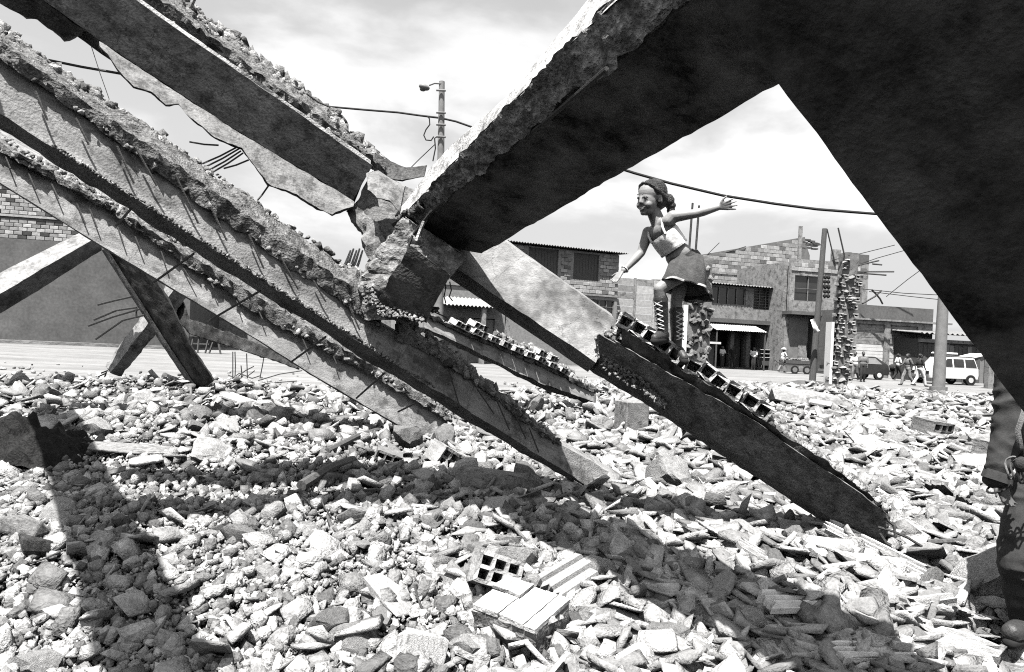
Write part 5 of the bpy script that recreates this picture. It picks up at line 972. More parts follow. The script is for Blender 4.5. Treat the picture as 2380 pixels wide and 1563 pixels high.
# street barrow and display case
pb = G(1847, 869, 0, 0.0); tbw = thing('hand_barrow', 'dark two-wheeled market barrow with goods, pushed by the vendor in a hat', 'barrow', (pb.x, pb.y, 0), 0.1)
box('tray', -0.9, 0.95, -0.45, 0.45, 0.55, 0.68, 'wood_dark', tbw)
for y in (-0.47, 0.43): box('side_board', -0.9, 0.95, y, y+0.04, 0.681, 0.92, 'wood_dark', tbw)
box('side_board', 0.91, 0.95, -0.429, 0.429, 0.681, 1.0, 'wood_dark', tbw)
for x in (-0.3, 0.55):
    bm = bmesh.new(); bmesh.ops.create_cone(bm, cap_ends=True, segments=16, radius1=0.28, radius2=0.28, depth=0.06, matrix=Matrix.Translation((x, -0.55, 0.28)) @ Matrix.Rotation(math.pi/2, 4, 'X')); wo = bm_put('wheel', bm, 'rubber', tbw, 40)
    bm = bmesh.new(); bmesh.ops.create_cone(bm, cap_ends=True, segments=12, radius1=0.17, radius2=0.17, depth=0.08, matrix=Matrix.Translation((x, -0.55, 0.28)) @ Matrix.Rotation(math.pi/2, 4, 'X')); bm_put('rim', bm, 'metal_grey', wo, 40)
for y in (-0.35, 0.35): tube('handle', [Vector((-0.88, y, 0.62)), Vector((-1.35, y, 0.9))], 0.025, 'wood_dark', tbw)
gb = joined('barrow_goods', ROUND, np.array([(pb.x+random.uniform(-0.7, 0.8), pb.y+random.uniform(-0.35, 0.35), 0.75+random.uniform(0, 0.25)) for _ in range(60)]), np.full(60, 0.12), 1.0, 'cloth_mid'); gb['kind'] = 'stuff'; gb['label'] = 'heap of dark goods piled on the market barrow'; gb['category'] = 'goods'
pc = fe.O+fe.e*fe.pt(1771, 830)[0]-Vector((0, 0.1, 0)); tcz = thing('display_case', 'glazed food display case on legs in the shop entrance', 'display case', (pc.x, pc.y, 0.0), fe.rz)
for x in (-0.55, 0.5):
    for y in (-0.3, 0.25): box('leg', x, x+0.05, y, y+0.05, 0, 1.55, 'wood_pole', tcz)
box('case_body', -0.495, 0.495, -0.24, 0.24, 0.35, 0.9, 'wood_dark', tcz)
for z in (0.92, 1.2, 1.5): box('shelf', -0.56, 0.56, -0.31, 0.31, z, z+0.04, 'metal_pale', tcz)
box('glass_back', -0.49, 0.49, 0.2, 0.23, 0.965, 1.19, 'glass', tcz)
# ------------------------------------------------------------------ people
def cap_geo(bm, p0, r0, p1, r1, seg=14, n=6):
    p0, p1 = Vector(p0), Vector(p1); ax = p1-p0; L_ = ax.length
    z = ax.normalized() if L_ > 1e-6 else Vector((0, 0, 1)); a = z.orthogonal().normalized(); b = z.cross(a); rings = []
    prof = [(-math.cos(t)*r0, math.sin(t)*r0) for t in [math.pi/2*i/n for i in range(1, n+1)]] + [(L_+math.sin(t)*r1, math.cos(t)*r1) for t in [math.pi/2*i/n for i in range(0, n)]]
    s = bm.verts.new(p0-z*r0); e = bm.verts.new(p1+z*r1)
    for h, r in prof: rings.append([bm.verts.new(p0+z*h+a*(r*math.cos(2*math.pi*k/seg))+b*(r*math.sin(2*math.pi*k/seg))) for k in range(seg)])
    for k in range(seg): bm.faces.new((s, rings[0][(k+1) % seg], rings[0][k])); bm.faces.new((e, rings[-1][k], rings[-1][(k+1) % seg]))
    for i in range(len(rings)-1):
        for k in range(seg): bm.faces.new((rings[i][k], rings[i][(k+1) % seg], rings[i+1][(k+1) % seg], rings[i+1][k]))
def ell_geo(bm, c, r, R=None):
    mtx = Matrix.Translation(Vector(c)) @ (R.to_4x4() if R is not None else Matrix.Identity(4)) @ Matrix.Diagonal((r[0], r[1], r[2], 1))
    bmesh.ops.create_uvsphere(bm, u_segments=20, v_segments=12, radius=1.0, matrix=mtx)
def remeshed(name, prims, voxel, material, parent=None, smooth=4, fac=0.5, fold=0.0, ff=9.0):
    bm = bmesh.new()
    for q in prims:
        if q[0] == 'c': cap_geo(bm, *q[1:])
        else: ell_geo(bm, *q[1:])
    me = bpy.data.meshes.new(name); bm.to_mesh(me); bm.free(); o = put(name, me, None)
    r = o.modifiers.new('r', 'REMESH'); r.mode = 'VOXEL'; r.voxel_size = voxel
    if smooth: s = o.modifiers.new('s', 'SMOOTH'); s.factor = fac; s.iterations = smooth
    dg = bpy.context.evaluated_depsgraph_get(); m2 = bpy.data.meshes.new_from_object(o.evaluated_get(dg)); o.modifiers.clear(); old = o.data; o.data = m2; bpy.data.meshes.remove(old)
    if fold:      # creases in cloth: sharp ridges of noise pushed along the normals
        m2.update(); nn = [v.normal.copy() for v in m2.vertices]
        for v, n_ in zip(m2.vertices, nn):
            p = v.co; a = 1-abs(noise.noise(Vector((p.x*ff*0.6+p.z*ff*0.5, p.y*ff*0.6, p.z*ff*1.5))))*2.2; b = noise.noise(p*ff*2.1); v.co = p+n_*fold*(a*0.8+b*0.5)
    m2.name = name; m2.materials.clear(); m2.materials.append(M[material]); shade(m2, 180)
    if parent is not None: adopt(parent, o)
    return o
def frame(fwd, up):      # columns: right, forward, up
    f = fwd.normalized(); u = (up-f*up.dot(f)).normalized(); r = f.cross(u); return Matrix((r, f, u)).transposed()
def chain(pts, rs): return [('c', pts[i], rs[i], pts[i+1], rs[i+1]) for i in range(len(pts)-1)]
def hand(palm, tip_dir, side_dir, s, spread=0.0, curl=0.3, thumb_sign=1, lens=(0.72, 0.95, 1.0, 0.8)):
    """palm centre, direction of fingers, direction across the palm; s = hand length. Five separate fingers with two bends."""
    t = tip_dir.normalized(); w = (side_dir-t*side_dir.dot(t)).normalized(); n = t.cross(w); pr = []
    for k in range(4): pr.append(('c', palm-t*0.24*s+w*(0.06*(k-1.5))*s, 0.085*s, palm+t*0.18*s+w*(0.135*(k-1.5))*s, 0.075*s))
    for k in range(4):
        a = spread*(k-1.5); d = (t*math.cos(a)+w*math.sin(a)).normalized(); b = palm+t*0.2*s+w*(0.14*(k-1.5))*s; l = 0.44*s*lens[k]
        d2 = (d*math.cos(curl)+n*math.sin(curl)); d3 = (d*math.cos(curl*2)+n*math.sin(curl*2)); p1 = b+d*l*0.45; p2 = p1+d2*l*0.32; p3 = p2+d3*l*0.25
        pr += chain([b, p1, p2, p3], [0.062*s, 0.056*s, 0.05*s, 0.042*s])
    b = palm-t*0.14*s-w*0.2*s*thumb_sign; d = (t*0.6-w*0.8*thumb_sign).normalized(); p1 = b+d*0.22*s; pr += chain([b, p1, p1+(d*0.6+t*0.6).normalized()*0.2*s], [0.085*s, 0.065*s, 0.05*s])
    return pr

# --- the girl balancing on the brick-topped beam
DG = 4.70
def g(u, v, dd=0.0): return P(u, v, DG+dd)
girl = thing('person', 'girl in white crop top, skirt and laced boots balancing arms out on the brick-topped beam', 'person', g(1560, 815, 0.05))
nb, pel = g(1524, 517, 0), g(1597, 618, 0)
lsh, rsh = g(1557, 505, -0.085), g(1510, 533, 0.085)
spine = (nb-pel).normalized(); side = (lsh-rsh).normalized()         # side: her left
fwd = side.cross(spine); fwd = -fwd if fwd.dot(Vector((-1, -1, 0))) < 0 else fwd
fwd = (fwd-spine*fwd.dot(spine)).normalized(); sd = fwd.cross(spine); sd = sd if sd.dot(side) > 0 else -sd
BR = Matrix((sd, fwd, spine)).transposed()
def bp(x, y, z): return pel+sd*x+fwd*y+spine*z        # body coordinates above the pelvis
TL = (nb-pel).length
hc = g(1511, 462, -0.01)
hup = (g(1522, 424, 0)-g(1497, 503, -0.0)); hf = Vector((-0.80, -0.58, -0.12)); HM = frame(hf, g(1518, 424, 0.02)-g(1500, 506, 0.0))
hr, hfw, hu = HM.col[0], HM.col[1], HM.col[2]
HS = 1.12
def hp(x, y, z): return hc+(hr*x+hfw*y+hu*z)*HS            # head coordinates: her right, forward, up
def hsz(l): return [('e', q[1], tuple(r*HS for r in q[2]), HM) if q[0] == 'e' else ('c', q[1], q[2]*HS, q[3], q[4]*HS) for q in l]
body = [('e', bp(0, 0, 0.0), (0.102, 0.08, 0.08), BR), ('e', bp(0, 0.006, 0.09), (0.103, 0.078, 0.09), BR), ('e', bp(0, 0.004, TL*0.55), (0.108, 0.078, 0.11), BR), ('e', bp(0, 0.0, TL*0.78), (0.112, 0.07, 0.075), BR)]
body += chain([bp(-0.085, 0, TL*0.88), bp(0.085, 0, TL*0.88)], [0.045, 0.045]) + chain([bp(0, -0.006, TL*0.86), hp(0, -0.028, -0.075)], [0.052, 0.048])
# head: cranium, face, jaw, nose, cheeks, ears
head = [('e', hp(0, -0.014, 0.030), (0.072, 0.090, 0.078), HM), ('e', hp(0, 0.022, -0.016), (0.060, 0.060, 0.084), HM), ('e', hp(0, 0.030, -0.070), (0.044, 0.042, 0.034), HM), ('e', hp(0, 0.060, -0.090), (0.020, 0.016, 0.014), HM),
         ('e', hp(0.033, 0.052, -0.040), (0.024, 0.022, 0.024), HM), ('e', hp(-0.033, 0.052, -0.040), (0.024, 0.022, 0.024), HM)]
head += chain([hp(0, 0.076, 0.004), hp(0, 0.085, -0.024)], [0.008, 0.0105]) + [('e', hp(0.010, 0.078, -0.028), (0.0075, 0.008, 0.006), HM), ('e', hp(-0.010, 0.078, -0.028), (0.0075, 0.008, 0.006), HM), ('e', hp(0, 0.066, -0.058), (0.025, 0.0125, 0.016), HM)]
for s in (-1, 1): head += chain([hp(s*0.071, -0.012, 0.010), hp(s*0.075, -0.016, -0.024)], [0.014, 0.009]) + chain([hp(s*0.071, 0.0, 0.010), hp(s*0.069, 0.0, -0.024)], [0.007, 0.006])
body += hsz(head)
# arms
le, lw = g(1617, 497, -0.15), g(1668, 483, -0.17)
body += chain([bp(0.1, 0, TL*0.87), lsh+(le-lsh)*0.12, lsh.lerp(le, 0.55), le, le.lerp(lw, 0.35), lw], [0.046, 0.043, 0.036, 0.030, 0.031, 0.021]) + hand(g(1684, 479, -0.18), g(1712, 474, -0.19)-lw, Vector((0.1, 0.25, -1)), 0.125, 0.16, 0.12, 1)
re, rw = g(1490, 588, 0.06), g(1450, 629, 0.0)
body += chain([bp(-0.1, 0, TL*0.87), rsh+(re-rsh)*0.15, rsh.lerp(re, 0.55), re, re.lerp(rw, 0.35), rw], [0.046, 0.043, 0.036, 0.030, 0.031, 0.021]) + hand(g(1438, 641, -0.01), g(1424, 660, -0.02)-rw, Vector((0.75, -0.5, 0.3)), 0.115, 0.10, 0.3, 1)
# legs
lh, lk, la = bp(0.048, 0.0, -0.02), g(1533, 672, -0.09), g(1541, 764, -0.03)
rh, rk, ra = bp(-0.048, 0.0, -0.02), g(1572, 702, 0.05), g(1573, 792, 0.05)
body += chain([lh, lh.lerp(lk, 0.5), lk, lk.lerp(la, 0.3), la], [0.07, 0.055, 0.041, 0.042, 0.031]) + [('e', lk+Vector((-0.01, -0.01, -0.002)), (0.027, 0.027, 0.03))]
body += chain([rh, rh.lerp(rk, 0.5), rk, rk.lerp(ra, 0.3), ra], [0.07, 0.055, 0.041, 0.042, 0.031])
remeshed('body', body, 0.0045, 'skin', girl, 3)
# face details
for s in (-1, 1):
    ey = hp(s*0.028, 0.0715, 0.002); bm = bmesh.new(); ell_geo(bm, ey, (0.0115, 0.0072, 0.0052), HM); e_ = bm_put('eye', bm, 'eye', None, 60)
    bm = bmesh.new(); ell_geo(bm, ey+hfw*0.0042-hu*0.0006, (0.0070, 0.0050, 0.0066), HM); i_ = bm_put('iris', bm, 'pupil', None, 60); adopt(girl, e_); i_.parent = e_
    adopt(girl, tube('eyebrow', [hp(s*0.012, 0.083, 0.018), hp(s*0.028, 0.080, 0.026), hp(s*0.045, 0.066, 0.020)], 0.0022, 'hair', None, 6, 0.0014)); adopt(girl, tube('eyelash', [hp(s*0.014, 0.076, 0.004), hp(s*0.028, 0.079, 0.0105), hp(s*0.043, 0.068, 0.003)], 0.0018, 'hair', None, 5))
adopt(girl, tube('lips', [hp(-0.029, 0.066, -0.049), hp(-0.015, 0.0815, -0.0575), hp(0, 0.0855, -0.059), hp(0.015, 0.0815, -0.0575), hp(0.029, 0.066, -0.049)], 0.0018, 'lip', None, 6))
adopt(girl, tube('lips', [hp(-0.026, 0.067, -0.051), hp(-0.014, 0.080, -0.066), hp(0, 0.0835, -0.0695), hp(0.014, 0.080, -0.066), hp(0.026, 0.067, -0.051)], 0.0026, 'lip', None, 6))
bm = bmesh.new(); ell_geo(bm, hp(0, 0.0785, -0.0625), (0.020, 0.0068, 0.0055), HM); adopt(girl, bm_put('teeth', bm, 'tooth', None, 60))
# hair: cap with parting, bun at the nape, short braid
hair = [('e', hp(0, -0.030, 0.040), (0.0795, 0.092, 0.082), HM), ('e', hp(0, -0.060, 0.0), (0.076, 0.062, 0.072), HM)]
for s in (-1, 1): hair += chain([hp(s*0.010, 0.050, 0.093), hp(s*0.044, 0.036, 0.080), hp(s*0.068, 0.010, 0.048), hp(s*0.076, -0.022, 0.020), hp(s*0.076, -0.05, 0.0)], [0.008, 0.012, 0.014, 0.016, 0.018])
br = [hp(-0.052, -0.108, -0.012), hp(-0.060, -0.120, -0.045), hp(-0.064, -0.118, -0.075), hp(-0.068, -0.126, -0.10), hp(-0.072, -0.137, -0.12)]
hair += [('e', br[0], (0.036, 0.036, 0.04), HM), ('e', br[1], (0.031, 0.03, 0.026), HM), ('e', br[2], (0.026, 0.026, 0.022), HM), ('e', br[3], (0.022, 0.022, 0.018), HM), ('e', br[4], (0.017, 0.017, 0.02), HM)]
remeshed('hair', hsz(hair), 0.0042, 'hair', girl, 1, fold=0.0028, ff=42)
for i in range(30):      # loose strands at the hairline, crown and nape
    a = random.uniform(-1.2, 1.2); e = random.uniform(0.1, 0.8); q = Vector((0.0795*math.sin(a)*math.cos(e)*1.0, -0.030+0.092*math.cos(a)*math.cos(e), 0.040+0.082*math.sin(e)))
    d = Vector((q.x*2, -1.1, random.uniform(-0.2, 0.5))).normalized(); up = Vector((q.x, q.y+0.03, q.z-0.04)).normalized(); l = random.uniform(0.02, 0.055)
    p1, p2 = q+up*0.004+d*l*0.5, q+up*random.uniform(-0.002, 0.006)+d*l; adopt(girl, tube('loose_hair', [hp(*q), hp(*p1), hp(*p2)], 0.0013, 'hair', None, 4, 0.0006))
bm = bmesh.new(); bmesh.ops.create_uvsphere(bm, u_segments=10, v_segments=6, radius=0.02, matrix=Matrix.Translation(br[1]-hu*0.012) @ HM.to_4x4() @ Matrix.Diagonal((1.5, 1.5, 0.45, 1))); adopt(girl, bm_put('hair_band', bm, 'cloth_dark', None, 60))
# crop top: a sleeve of cloth around the chest with straps
def ring_cloth(name, rings, material, th=0.004, seg=40, fold=0.0, nf=9, parent=girl, smooth=50, seed=0):
    """rings: (centre, R, rx, ry) from top to bottom"""
    bm = bmesh.new(); O, I = [], []
    for q, (c, R, rx, ry) in enumerate(rings):
        ro, ri = [], []
        for k in range(seg):
            a = 2*math.pi*k/seg; fo = fold[q]*(math.sin(a*nf+seed+q*0.3)+0.5*math.sin(a*(nf*2+1)+1.3)) if fold else 0
            p = Vector(((rx+fo)*math.cos(a), (ry+fo)*math.sin(a), 0)); n = Vector((math.cos(a), math.sin(a), 0))
            ro.append(bm.verts.new(c+R @ p)); ri.append(bm.verts.new(c+R @ (p-n*th)))
        O.append(ro); I.append(ri)
    for A, sgn in ((O, 1), (I, -1)):
        for q in range(len(A)-1):
            for k in range(seg):
                f = (A[q][k], A[q][(k+1) % seg], A[q+1][(k+1) % seg], A[q+1][k]); bm.faces.new(f if sgn > 0 else f[::-1])
    for q in (0, -1):
        for k in range(seg): bm.faces.new((O[q][k], O[q][(k+1) % seg], I[q][(k+1) % seg], I[q][k]))
    o = bm_put(name, bm, material, None, smooth)
    if parent is not None: adopt(parent, o)
    return o
top = ring_cloth('crop_top', [(bp(0, 0.004, TL*0.74), BR, 0.118, 0.080), (bp(0, 0.006, TL*0.68), BR, 0.119, 0.088), (bp(0, 0.007, TL*0.6), BR, 0.117, 0.091), (bp(0, 0.006, TL*0.5), BR, 0.116, 0.088), (bp(0, 0.006, TL*0.43), BR, 0.113, 0.085), (bp(0, 0.006, TL*0.41), BR, 0.115, 0.087)], 'satin', fold=[0.0015, 0.003, 0.0035, 0.003, 0.001, 0.0005], nf=7)
for s in (-1, 1): adopt(girl, tube('strap', [bp(s*0.072, 0.074, TL*0.72), bp(s*0.074, 0.058, TL*0.86), bp(s*0.074, 0.022, TL*0.965), bp(s*0.072, -0.03, TL*0.96), bp(s*0.07, -0.07, TL*0.74)], 0.009, 'satin', None, 8))
adopt(girl, ring_cloth('hem_band', [(bp(0, 0.006, TL*0.425), BR, 0.1165, 0.0885), (bp(0, 0.006, TL*0.385), BR, 0.1145, 0.0865)], 'cloth_white', parent=None))
bm = bmesh.new(); ell_geo(bm, bp(0.0, 0.083, 0.105), (0.006, 0.003, 0.008), BR); adopt(girl, bm_put('navel', bm, 'lip', None, 60))
adopt(girl, tube('bracelet', [rw+(rw-re).normalized()*(-0.012)+Matrix.Rotation(a, 3, (rw-re).normalized()) @ ((rw-re).normalized().orthogonal().normalized()*0.026) for a in [2*math.pi*k/16 for k in range(17)]], 0.004, 'white', None, 6))
# pleated skirt
def mixm(a, b, t): q = a.to_quaternion().slerp(b.to_quaternion(), t); return q.to_matrix()
wc = bp(0, 0.0, 0.062); HR = frame(Vector((-0.26, -0.25, 0.13)), Vector((0.0, 0.0, 1)))
SK = [(0.0, wc, 0.0, 0.110, 0.092), (0.12, pel.lerp(wc, 0.55)+Vector((0.006, 0.008, 0)), 0.15, 0.126, 0.108), (0.3, pel+Vector((0.016, 0.012, -0.02)), 0.45, 0.146, 0.140), (0.5, pel+Vector((0.008, -0.012, -0.07)), 0.75, 0.160, 0.172), (0.75, pel+Vector((0.0, -0.028, -0.135)), 1.0, 0.160, 0.186), (1.0, pel+Vector((-0.008, -0.030, -0.176)), 1.0, 0.166, 0.198)]
def skr(t, e=0.0):
    for a, b in zip(SK, SK[1:]):
        if t <= b[0] or b is SK[-1]: break
    f = (t-a[0])/(b[0]-a[0]); l = lambda p, q: p+(q-p)*f
    return (a[1].lerp(b[1], f) if f <= 1 else b[1]+(b[1]-a[1])*(f-1), mixm(BR, HR, min(1, l(a[2], b[2]))), l(a[3], b[3])+e, l(a[4], b[4])+e)
ring_cloth('skirt', [skr(0.0), skr(0.12), skr(0.3), skr(0.5), skr(0.75), skr(1.0)], 'denim', th=0.004, seg=132, fold=[0.0, 0.002, 0.005, 0.009, 0.012, 0.013], nf=5, smooth=60)
ring_cloth('skirt_hem', [skr(0.93, 0.003), skr(1.02, 0.004)], 'block0', th=0.009, seg=132, fold=[0.0122, 0.0131], nf=5, smooth=60)
ring_cloth('waistband', [(bp(0, 0, 0.075), BR, 0.106, 0.086), (bp(0, 0, 0.048), BR, 0.110, 0.090)], 'cloth_dark', th=0.006)
# boots, soles and laces
def boot(knee, ankle, toe_dir, nm):
    ax = (knee-ankle).normalized(); topp = ankle+ax*0.205; t = toe_dir.normalized(); ft = ankle-Vector((0, 0, 0.035))
    b = remeshed(nm, chain([topp, ankle+ax*0.12, ankle+ax*0.03, ft], [0.049, 0.047, 0.039, 0.038]) + chain([ft-t*0.03-Vector((0, 0, 0.012)), ft+t*0.05-Vector((0, 0, 0.012)), ft+t*0.11-Vector((0, 0, 0.02))], [0.033, 0.033, 0.027]), 0.006, 'leather', girl, 2)
    s = remeshed('sole', chain([ft-t*0.035-Vector((0, 0, 0.042)), ft+t*0.05-Vector((0, 0, 0.042)), ft+t*0.115-Vector((0, 0, 0.042))], [0.03, 0.034, 0.028]), 0.006, 'rubber', None, 1); s.parent = b
    n = t-ax*t.dot(ax); n.normalize(); w = ax.cross(n); zs = [0.2, 0.165, 0.13, 0.095, 0.06, 0.03, 0.005]
    for i in range(len(zs)-1):
        for q in (-1, 1):
            a = ankle+ax*zs[i]+n*0.038+w*0.03*q; c = ankle+ax*zs[i+1]+n*0.040-w*0.03*q; mdl = (a+c)/2+n*0.017
            l = tube('lace', [a, mdl, c], 0.0042, 'lace', None, 5); l.parent = b
    c_ = ring_cloth('boot_cuff', [(topp+ax*0.004, frame(n, ax), 0.05, 0.05), (topp-ax*0.012, frame(n, ax), 0.052, 0.052)], 'leather', parent=None); c_.parent = b
    return b
boot(lk, la, Vector((-0.60, -0.72, -0.1)), 'boot'); boot(rk, ra, Vector((0.35, -0.8, -0.55)), 'boot')

# --- the standing person at the right edge
DS = 3.7
def w(u, v, dd=0.0): return P(u, v, DS+dd)
sol = thing('person', 'person in dark uniform at the right edge, half hidden by the black slab', 'person', w(2400, 1480))
shl = w(2362, 888, 0.0); elb = w(2345, 1005, -0.03); wri = w(2318, 1112, -0.06)
sol_body = [('e', w(2450, 800, 0.02), (0.085, 0.105, 0.12)), ('e', w(2445, 815, -0.06), (0.06, 0.06, 0.085)), ('e', w(2444, 806, -0.115), (0.014, 0.02, 0.022))] + chain([w(2450, 840, 0.03), w(2452, 872, 0.04)], [0.06, 0.065])
sol_body += [('e', w(2452, 930, 0.03), (0.19, 0.12, 0.17)), ('e', w(2450, 1040, 0.03), (0.165, 0.115, 0.2)), ('e', w(2448, 1120, 0.03), (0.17, 0.12, 0.12))]
sol_body += chain([w(2400, 895, 0.02), shl, elb, wri], [0.07, 0.07, 0.052, 0.036]) + chain([w(2500, 895, 0.02), w(2545, 900), w(2560, 1010), w(2565, 1110)], [0.07, 0.07, 0.05, 0.035])
sol_body += hand(w(2330, 1135, -0.07), Vector((0.25, -0.25, -1)), Vector((0.8, 0.5, 0.2)), 0.18, 0.05, 0.5, 1) + hand(w(2566, 1140, 0), Vector((0.05, -0.15, -1)), Vector((-0.6, 0.8, 0)), 0.18, 0.05, 0.4, 1)
hipL, kneeL, ankL = w(2412, 1140, 0.02), w(2368, 1300, -0.06), w(2395, 1440, 0.0); hipR, kneeR, ankR = w(2488, 1140, 0.02), w(2500, 1310, 0.02), w(2505, 1450, 0.08)
sol_body += chain([hipL, kneeL, ankL], [0.09, 0.06, 0.045]) + chain([hipR, kneeR, ankR], [0.09, 0.06, 0.045])
remeshed('body', sol_body, 0.010, 'skin_bg', sol, 2)
remeshed('hair', [('e', w(2452, 790, 0.045), (0.092, 0.10, 0.10))], 0.012, 'hair', sol, 1)
for dx in (-8, 10): bm = bmesh.new(); ell_geo(bm, w(2444+dx, 799, -0.105), (0.012, 0.008, 0.008)); adopt(sol, bm_put('eye', bm, 'eye', None, 60))
jk = [('e', w(2452, 930, 0.03), (0.215, 0.145, 0.185)), ('e', w(2450, 1040, 0.03), (0.19, 0.14, 0.21))] + chain([w(2400, 897, 0.02), shl, shl.lerp(elb, 0.5)+Vector((-0.01, 0, 0)), elb, elb.lerp(wri, 0.5), wri], [0.085, 0.092, 0.076, 0.074, 0.064, 0.058]) + chain([w(2500, 897, 0.02), w(2545, 905), w(2560, 1010), w(2565, 1100)], [0.085, 0.09, 0.07, 0.055])
remeshed('jacket', jk, 0.009, 'uniform', sol, 2, fold=0.014, ff=9)
ax = (wri-elb).normalized(); ring_cloth('cuff', [(wri-ax*0.035, frame(Vector((0, -1, 0)), -ax), 0.066, 0.066), (wri+ax*0.015, frame(Vector((0, -1, 0)), -ax), 0.07, 0.07)], 'uniform', parent=sol, fold=[0.002, 0.003])
tr = chain([hipL, hipL.lerp(kneeL, 0.5), kneeL, kneeL.lerp(ankL, 0.5), ankL], [0.125, 0.115, 0.1, 0.092, 0.085]) + chain([hipR, hipR.lerp(kneeR, 0.5), kneeR, ankR], [0.125, 0.11, 0.095, 0.085]) + [('e', w(2448, 1125, 0.03), (0.185, 0.135, 0.12))]
for k, (f, dz) in enumerate(((0.15, 0.01), (0.35, -0.015), (0.55, 0.02), (0.75, -0.01), (0.9, 0.015))):
    c = kneeL.lerp(ankL, f); tr.append(('c', c+Vector((-0.085, -0.04, dz+0.03)), 0.022, c+Vector((0.06, -0.075, dz-0.04)), 0.026))
remeshed('trousers', tr, 0.009, 'uniform', sol, 2, fold=0.016, ff=8)
for a, kn in ((ankL, kneeL), (ankR, kneeR)):
    f = Vector((-0.86, -0.5, -0.02)).normalized(); b = a-Vector((0, 0, 0.03))
    bt = remeshed('boot', chain([a+Vector((0, 0, 0.08)), b], [0.062, 0.06]) + chain([b-f*0.04, b+f*0.1, b+f*0.2], [0.055, 0.056, 0.048]), 0.010, 'leather', sol, 2)
    so = remeshed('sole', chain([b-f*0.05-Vector((0, 0, 0.052)), b+f*0.1-Vector((0, 0, 0.052)), b+f*0.21-Vector((0, 0, 0.052))], [0.04, 0.044, 0.038]), 0.010, 'rubber', None, 1); so.parent = bt
wri2 = w(2322, 1120, -0.1)
tg = thing('equipment_belt', 'bundle of pale looped cord and gear at the standing person\'s hip', 'gear', w(2385, 1085, -0.2))
for i in range(5):
    c = w(2352+7*i, 1088+3*i, -0.2+0.01*i); pts = [c+Vector((0.03*math.cos(t)*(1+0.1*i), -0.02*i+0.012*math.sin(3*t), 0.06*math.sin(t))) for t in [2*math.pi*k/18 for k in range(19)]]
    adopt(tg, tube('cord_loop', pts, 0.005, 'wood_dark' if i % 2 else 'cloth_mid', None, 6))
bm = bmesh.new(); ell_geo(bm, w(2374, 1080, -0.24), (0.03, 0.025, 0.04)); adopt(tg, bm_put('flask', bm, 'cloth_dark', None, 60))
adopt(tg, tube('strap', [w(2372, 1040, -0.16), w(2366, 1000, -0.17), w(2380, 960, -0.16), w(2392, 900, -0.12)], 0.014, 'cloth_mid', None, 6)); adopt(tg, tube('wrist_strap', [wri2+Vector((0.05*math.cos(t), 0.05*math.sin(t), -0.03+0.03*math.cos(t))) for t in [2*math.pi*k/16 for k in range(17)]], 0.006, 'rubber', None, 6))

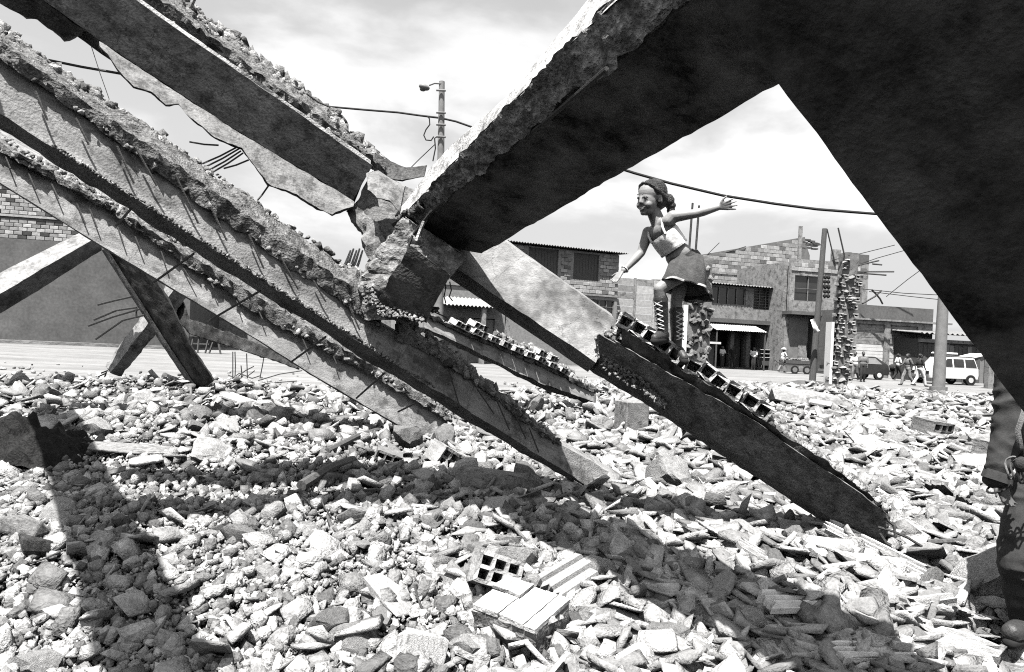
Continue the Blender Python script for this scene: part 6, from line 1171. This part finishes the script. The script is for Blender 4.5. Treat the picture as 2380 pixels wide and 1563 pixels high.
# --- people across the road
def bystander(label, pos, H, yaw, shirt, trousers, stride=0.0, arms=(0.1, 0.1), bend=(0.2, 0.2), hat=None, lean=0.0):
    k = H/1.7; R = Matrix.Rotation(yaw, 3, 'Z'); t = thing('person', label, 'person', pos, 0, 'people on the far side of the road')
    q = lambda x, y, z: Vector(pos)+R @ Vector((x*k, (y+lean*z*0.25)*k, z*k))      # y = the way they face
    hd = q(0, 0.02, 1.57); hipz = 0.9; f1, f2 = q(0.09, stride, 0.07), q(-0.09, -stride, 0.07+0.04*(stride > 0.15)); k1, k2 = q(0.09, stride*0.6+0.03, 0.48), q(-0.09, -stride*0.35+0.05, 0.48)
    h1_, h2_ = q(0.085, 0, hipz), q(-0.085, 0, hipz)
    A = []
    for s, sw, be in ((1, arms[0], bend[0]), (-1, arms[1], bend[1])):
        sh = q(s*0.19, 0, 1.38); el = q(s*0.23, math.sin(sw)*0.28, 1.38-math.cos(sw)*0.28); wr = q(s*0.2, math.sin(sw)*0.28+math.sin(sw+be)*0.25, 1.38-math.cos(sw)*0.28-math.cos(sw+be)*0.25); A.append((sh, el, wr))
    Rm = R
    b = [('e', hd, (0.078*k, 0.095*k, 0.115*k), Rm), ('e', q(0, 0.1, 1.555), (0.016*k, 0.02*k, 0.024*k), Rm), ('c', q(0, 0, 1.38), 0.055*k, q(0, 0.01, 1.5), 0.05*k), ('e', q(0, 0, 1.22), (0.17*k, 0.1*k, 0.2*k), Rm), ('e', q(0, 0, 0.98), (0.15*k, 0.1*k, 0.15*k), Rm)]
    for sh, el, wr in A: b += chain([sh, el, wr], [0.052*k, 0.042*k, 0.03*k]) + [('e', wr+(wr-el).normalized()*0.07*k, (0.03*k, 0.03*k, 0.05*k))]
    b += chain([h1_, k1, f1], [0.08*k, 0.055*k, 0.04*k]) + chain([h2_, k2, f2], [0.08*k, 0.055*k, 0.04*k])
    remeshed('body', b, 0.022, 'skin_bg', t, 1)
    s_ = [('e', q(0, 0, 1.22), (0.19*k, 0.125*k, 0.21*k), Rm), ('e', q(0, 0, 1.02), (0.17*k, 0.12*k, 0.16*k), Rm)]
    for sh, el, wr in A: s_ += chain([sh, sh.lerp(el, 0.9)], [0.072*k, 0.06*k])
    remeshed('shirt', s_, 0.022, shirt, t, 1)
    p_ = chain([h1_, k1, k1.lerp(f1, 0.92)], [0.108*k, 0.08*k, 0.066*k]) + chain([h2_, k2, k2.lerp(f2, 0.92)], [0.108*k, 0.08*k, 0.066*k]) + [('e', q(0, 0, 0.92), (0.165*k, 0.118*k, 0.1*k), Rm)]
    remeshed('trousers', p_, 0.022, trousers, t, 1)
    remeshed('hair', [('e', q(0, -0.015, 1.605), (0.088*k, 0.1*k, 0.095*k), Rm)], 0.022, 'hair', t, 1)
    for f in (f1, f2): remeshed('shoe', [('c', f-Vector((0, 0, 0.02)), 0.045*k, f+R @ Vector((0, 0.15*k, -0.03)), 0.04*k)], 0.022, 'leather', t, 1)
    if hat:
        bm = bmesh.new(); bmesh.ops.create_cone(bm, cap_ends=True, segments=16, radius1=0.19*k, radius2=0.16*k, depth=0.025, matrix=Matrix.Translation(q(0, 0, 1.66))); bmesh.ops.create_cone(bm, cap_ends=True, segments=16, radius1=0.11*k, radius2=0.09*k, depth=0.11*k, matrix=Matrix.Translation(q(0, 0, 1.72))); adopt(t, bm_put('hat', bm, hat, None, 60))
    return t
def on_shop(u, off): s = fe.pt(u, 830)[0]; p = fe.O+fe.e*s+fe.n*off; return (p.x, p.y, 0.02)
def on_road(u, v): p = G(u, v, 0, 0.0); return (p.x, p.y, 0.0)
PI = math.pi
bystander('person in a pale shirt standing at the left under the shop awning', on_shop(1667, 0.6), 1.65, -2.6, 'cloth_white', 'cloth_dark', 0, (0.1, 0.3), (1.2, 1.4))
bystander('person in dark clothes in the shop doorway under the awning', on_shop(1698, 0.3), 1.7, 2.4, 'cloth_dark', 'cloth_dark', 0.1, (0.2, -0.1))
bystander('person in a white vest standing between the awning posts', on_shop(1733, 0.9), 1.66, 2.9, 'cloth_white', 'cloth_dark', 0, (0.1, 0.2), (1.3, 0.9))
bystander('thin person beside the display case, mostly in its shade', on_shop(1754, 0.4), 1.62, 1.2, 'cloth_mid', 'cloth_mid', 0.12, (0.2, -0.2))
bystander('person in a grey shirt standing right of the display case', on_shop(1797, 0.7), 1.7, 2.6, 'plaster_pale', 'cloth_mid', 0, (0.1, 0.2), (1.1, 0.4))
bystander('vendor in a pale hat and shirt bending to the market barrow', on_road(1815, 866), 1.68, -1.4, 'cloth_white', 'plaster_pale', 0.18, (0.6, 0.5), (0.5, 0.5), 'cloth_white', 0.35)
bystander('person in a white shirt walking in front of the dark hatchback', on_road(1988, 885), 1.68, 2.2, 'cloth_white', 'cloth_mid', 0.2, (0.3, -0.2), (0.4, 0.4), None, 0.3)
bystander('person in dark clothes close behind the white-shirted one at the hatchback', on_road(2004, 888), 1.72, 2.9, 'cloth_mid', 'cloth_dark', 0.05, (0.1, 0.1))
bystander('person in a white shirt carrying a dark bag, leftmost of those crossing the road', on_road(2086, 885), 1.7, -1.7, 'cloth_white', 'cloth_dark', 0.25, (0.3, -0.3), (0.7, 0.2))
bystander('person in a pale striding crossing the road in light trousers, in the middle', on_road(2110, 897), 1.72, 1.6, 'cloth_mid', 'plaster_pale', 0.28, (0.4, -0.4), (0.8, 0.5), None, 0.15)
bystander('person in a dark jacket and white trousers crossing the road, nearest the white car', on_road(2136, 899), 1.74, -1.5, 'cloth_dark', 'cloth_white', 0.28, (0.2, -0.3), (0.3, 0.2))
bystander('person in a pale top bending into the raised tailgate of the white car', on_road(2247, 893), 1.6, 1.7, 'plaster_pale', 'cloth_dark', 0.1, (0.7, 0.6), (0.4, 0.4), None, 0.3)
p0 = on_road(2082, 880); bm = bmesh.new(); ell_geo(bm, (p0[0]-0.35, p0[1]-0.2, 0.75), (0.28, 0.14, 0.22)); o = bm_put('shoulder_bag', bm, 'cloth_dark', None, 60); tag(o, 'dark bag hanging beside the leftmost person crossing the road', 'bag')
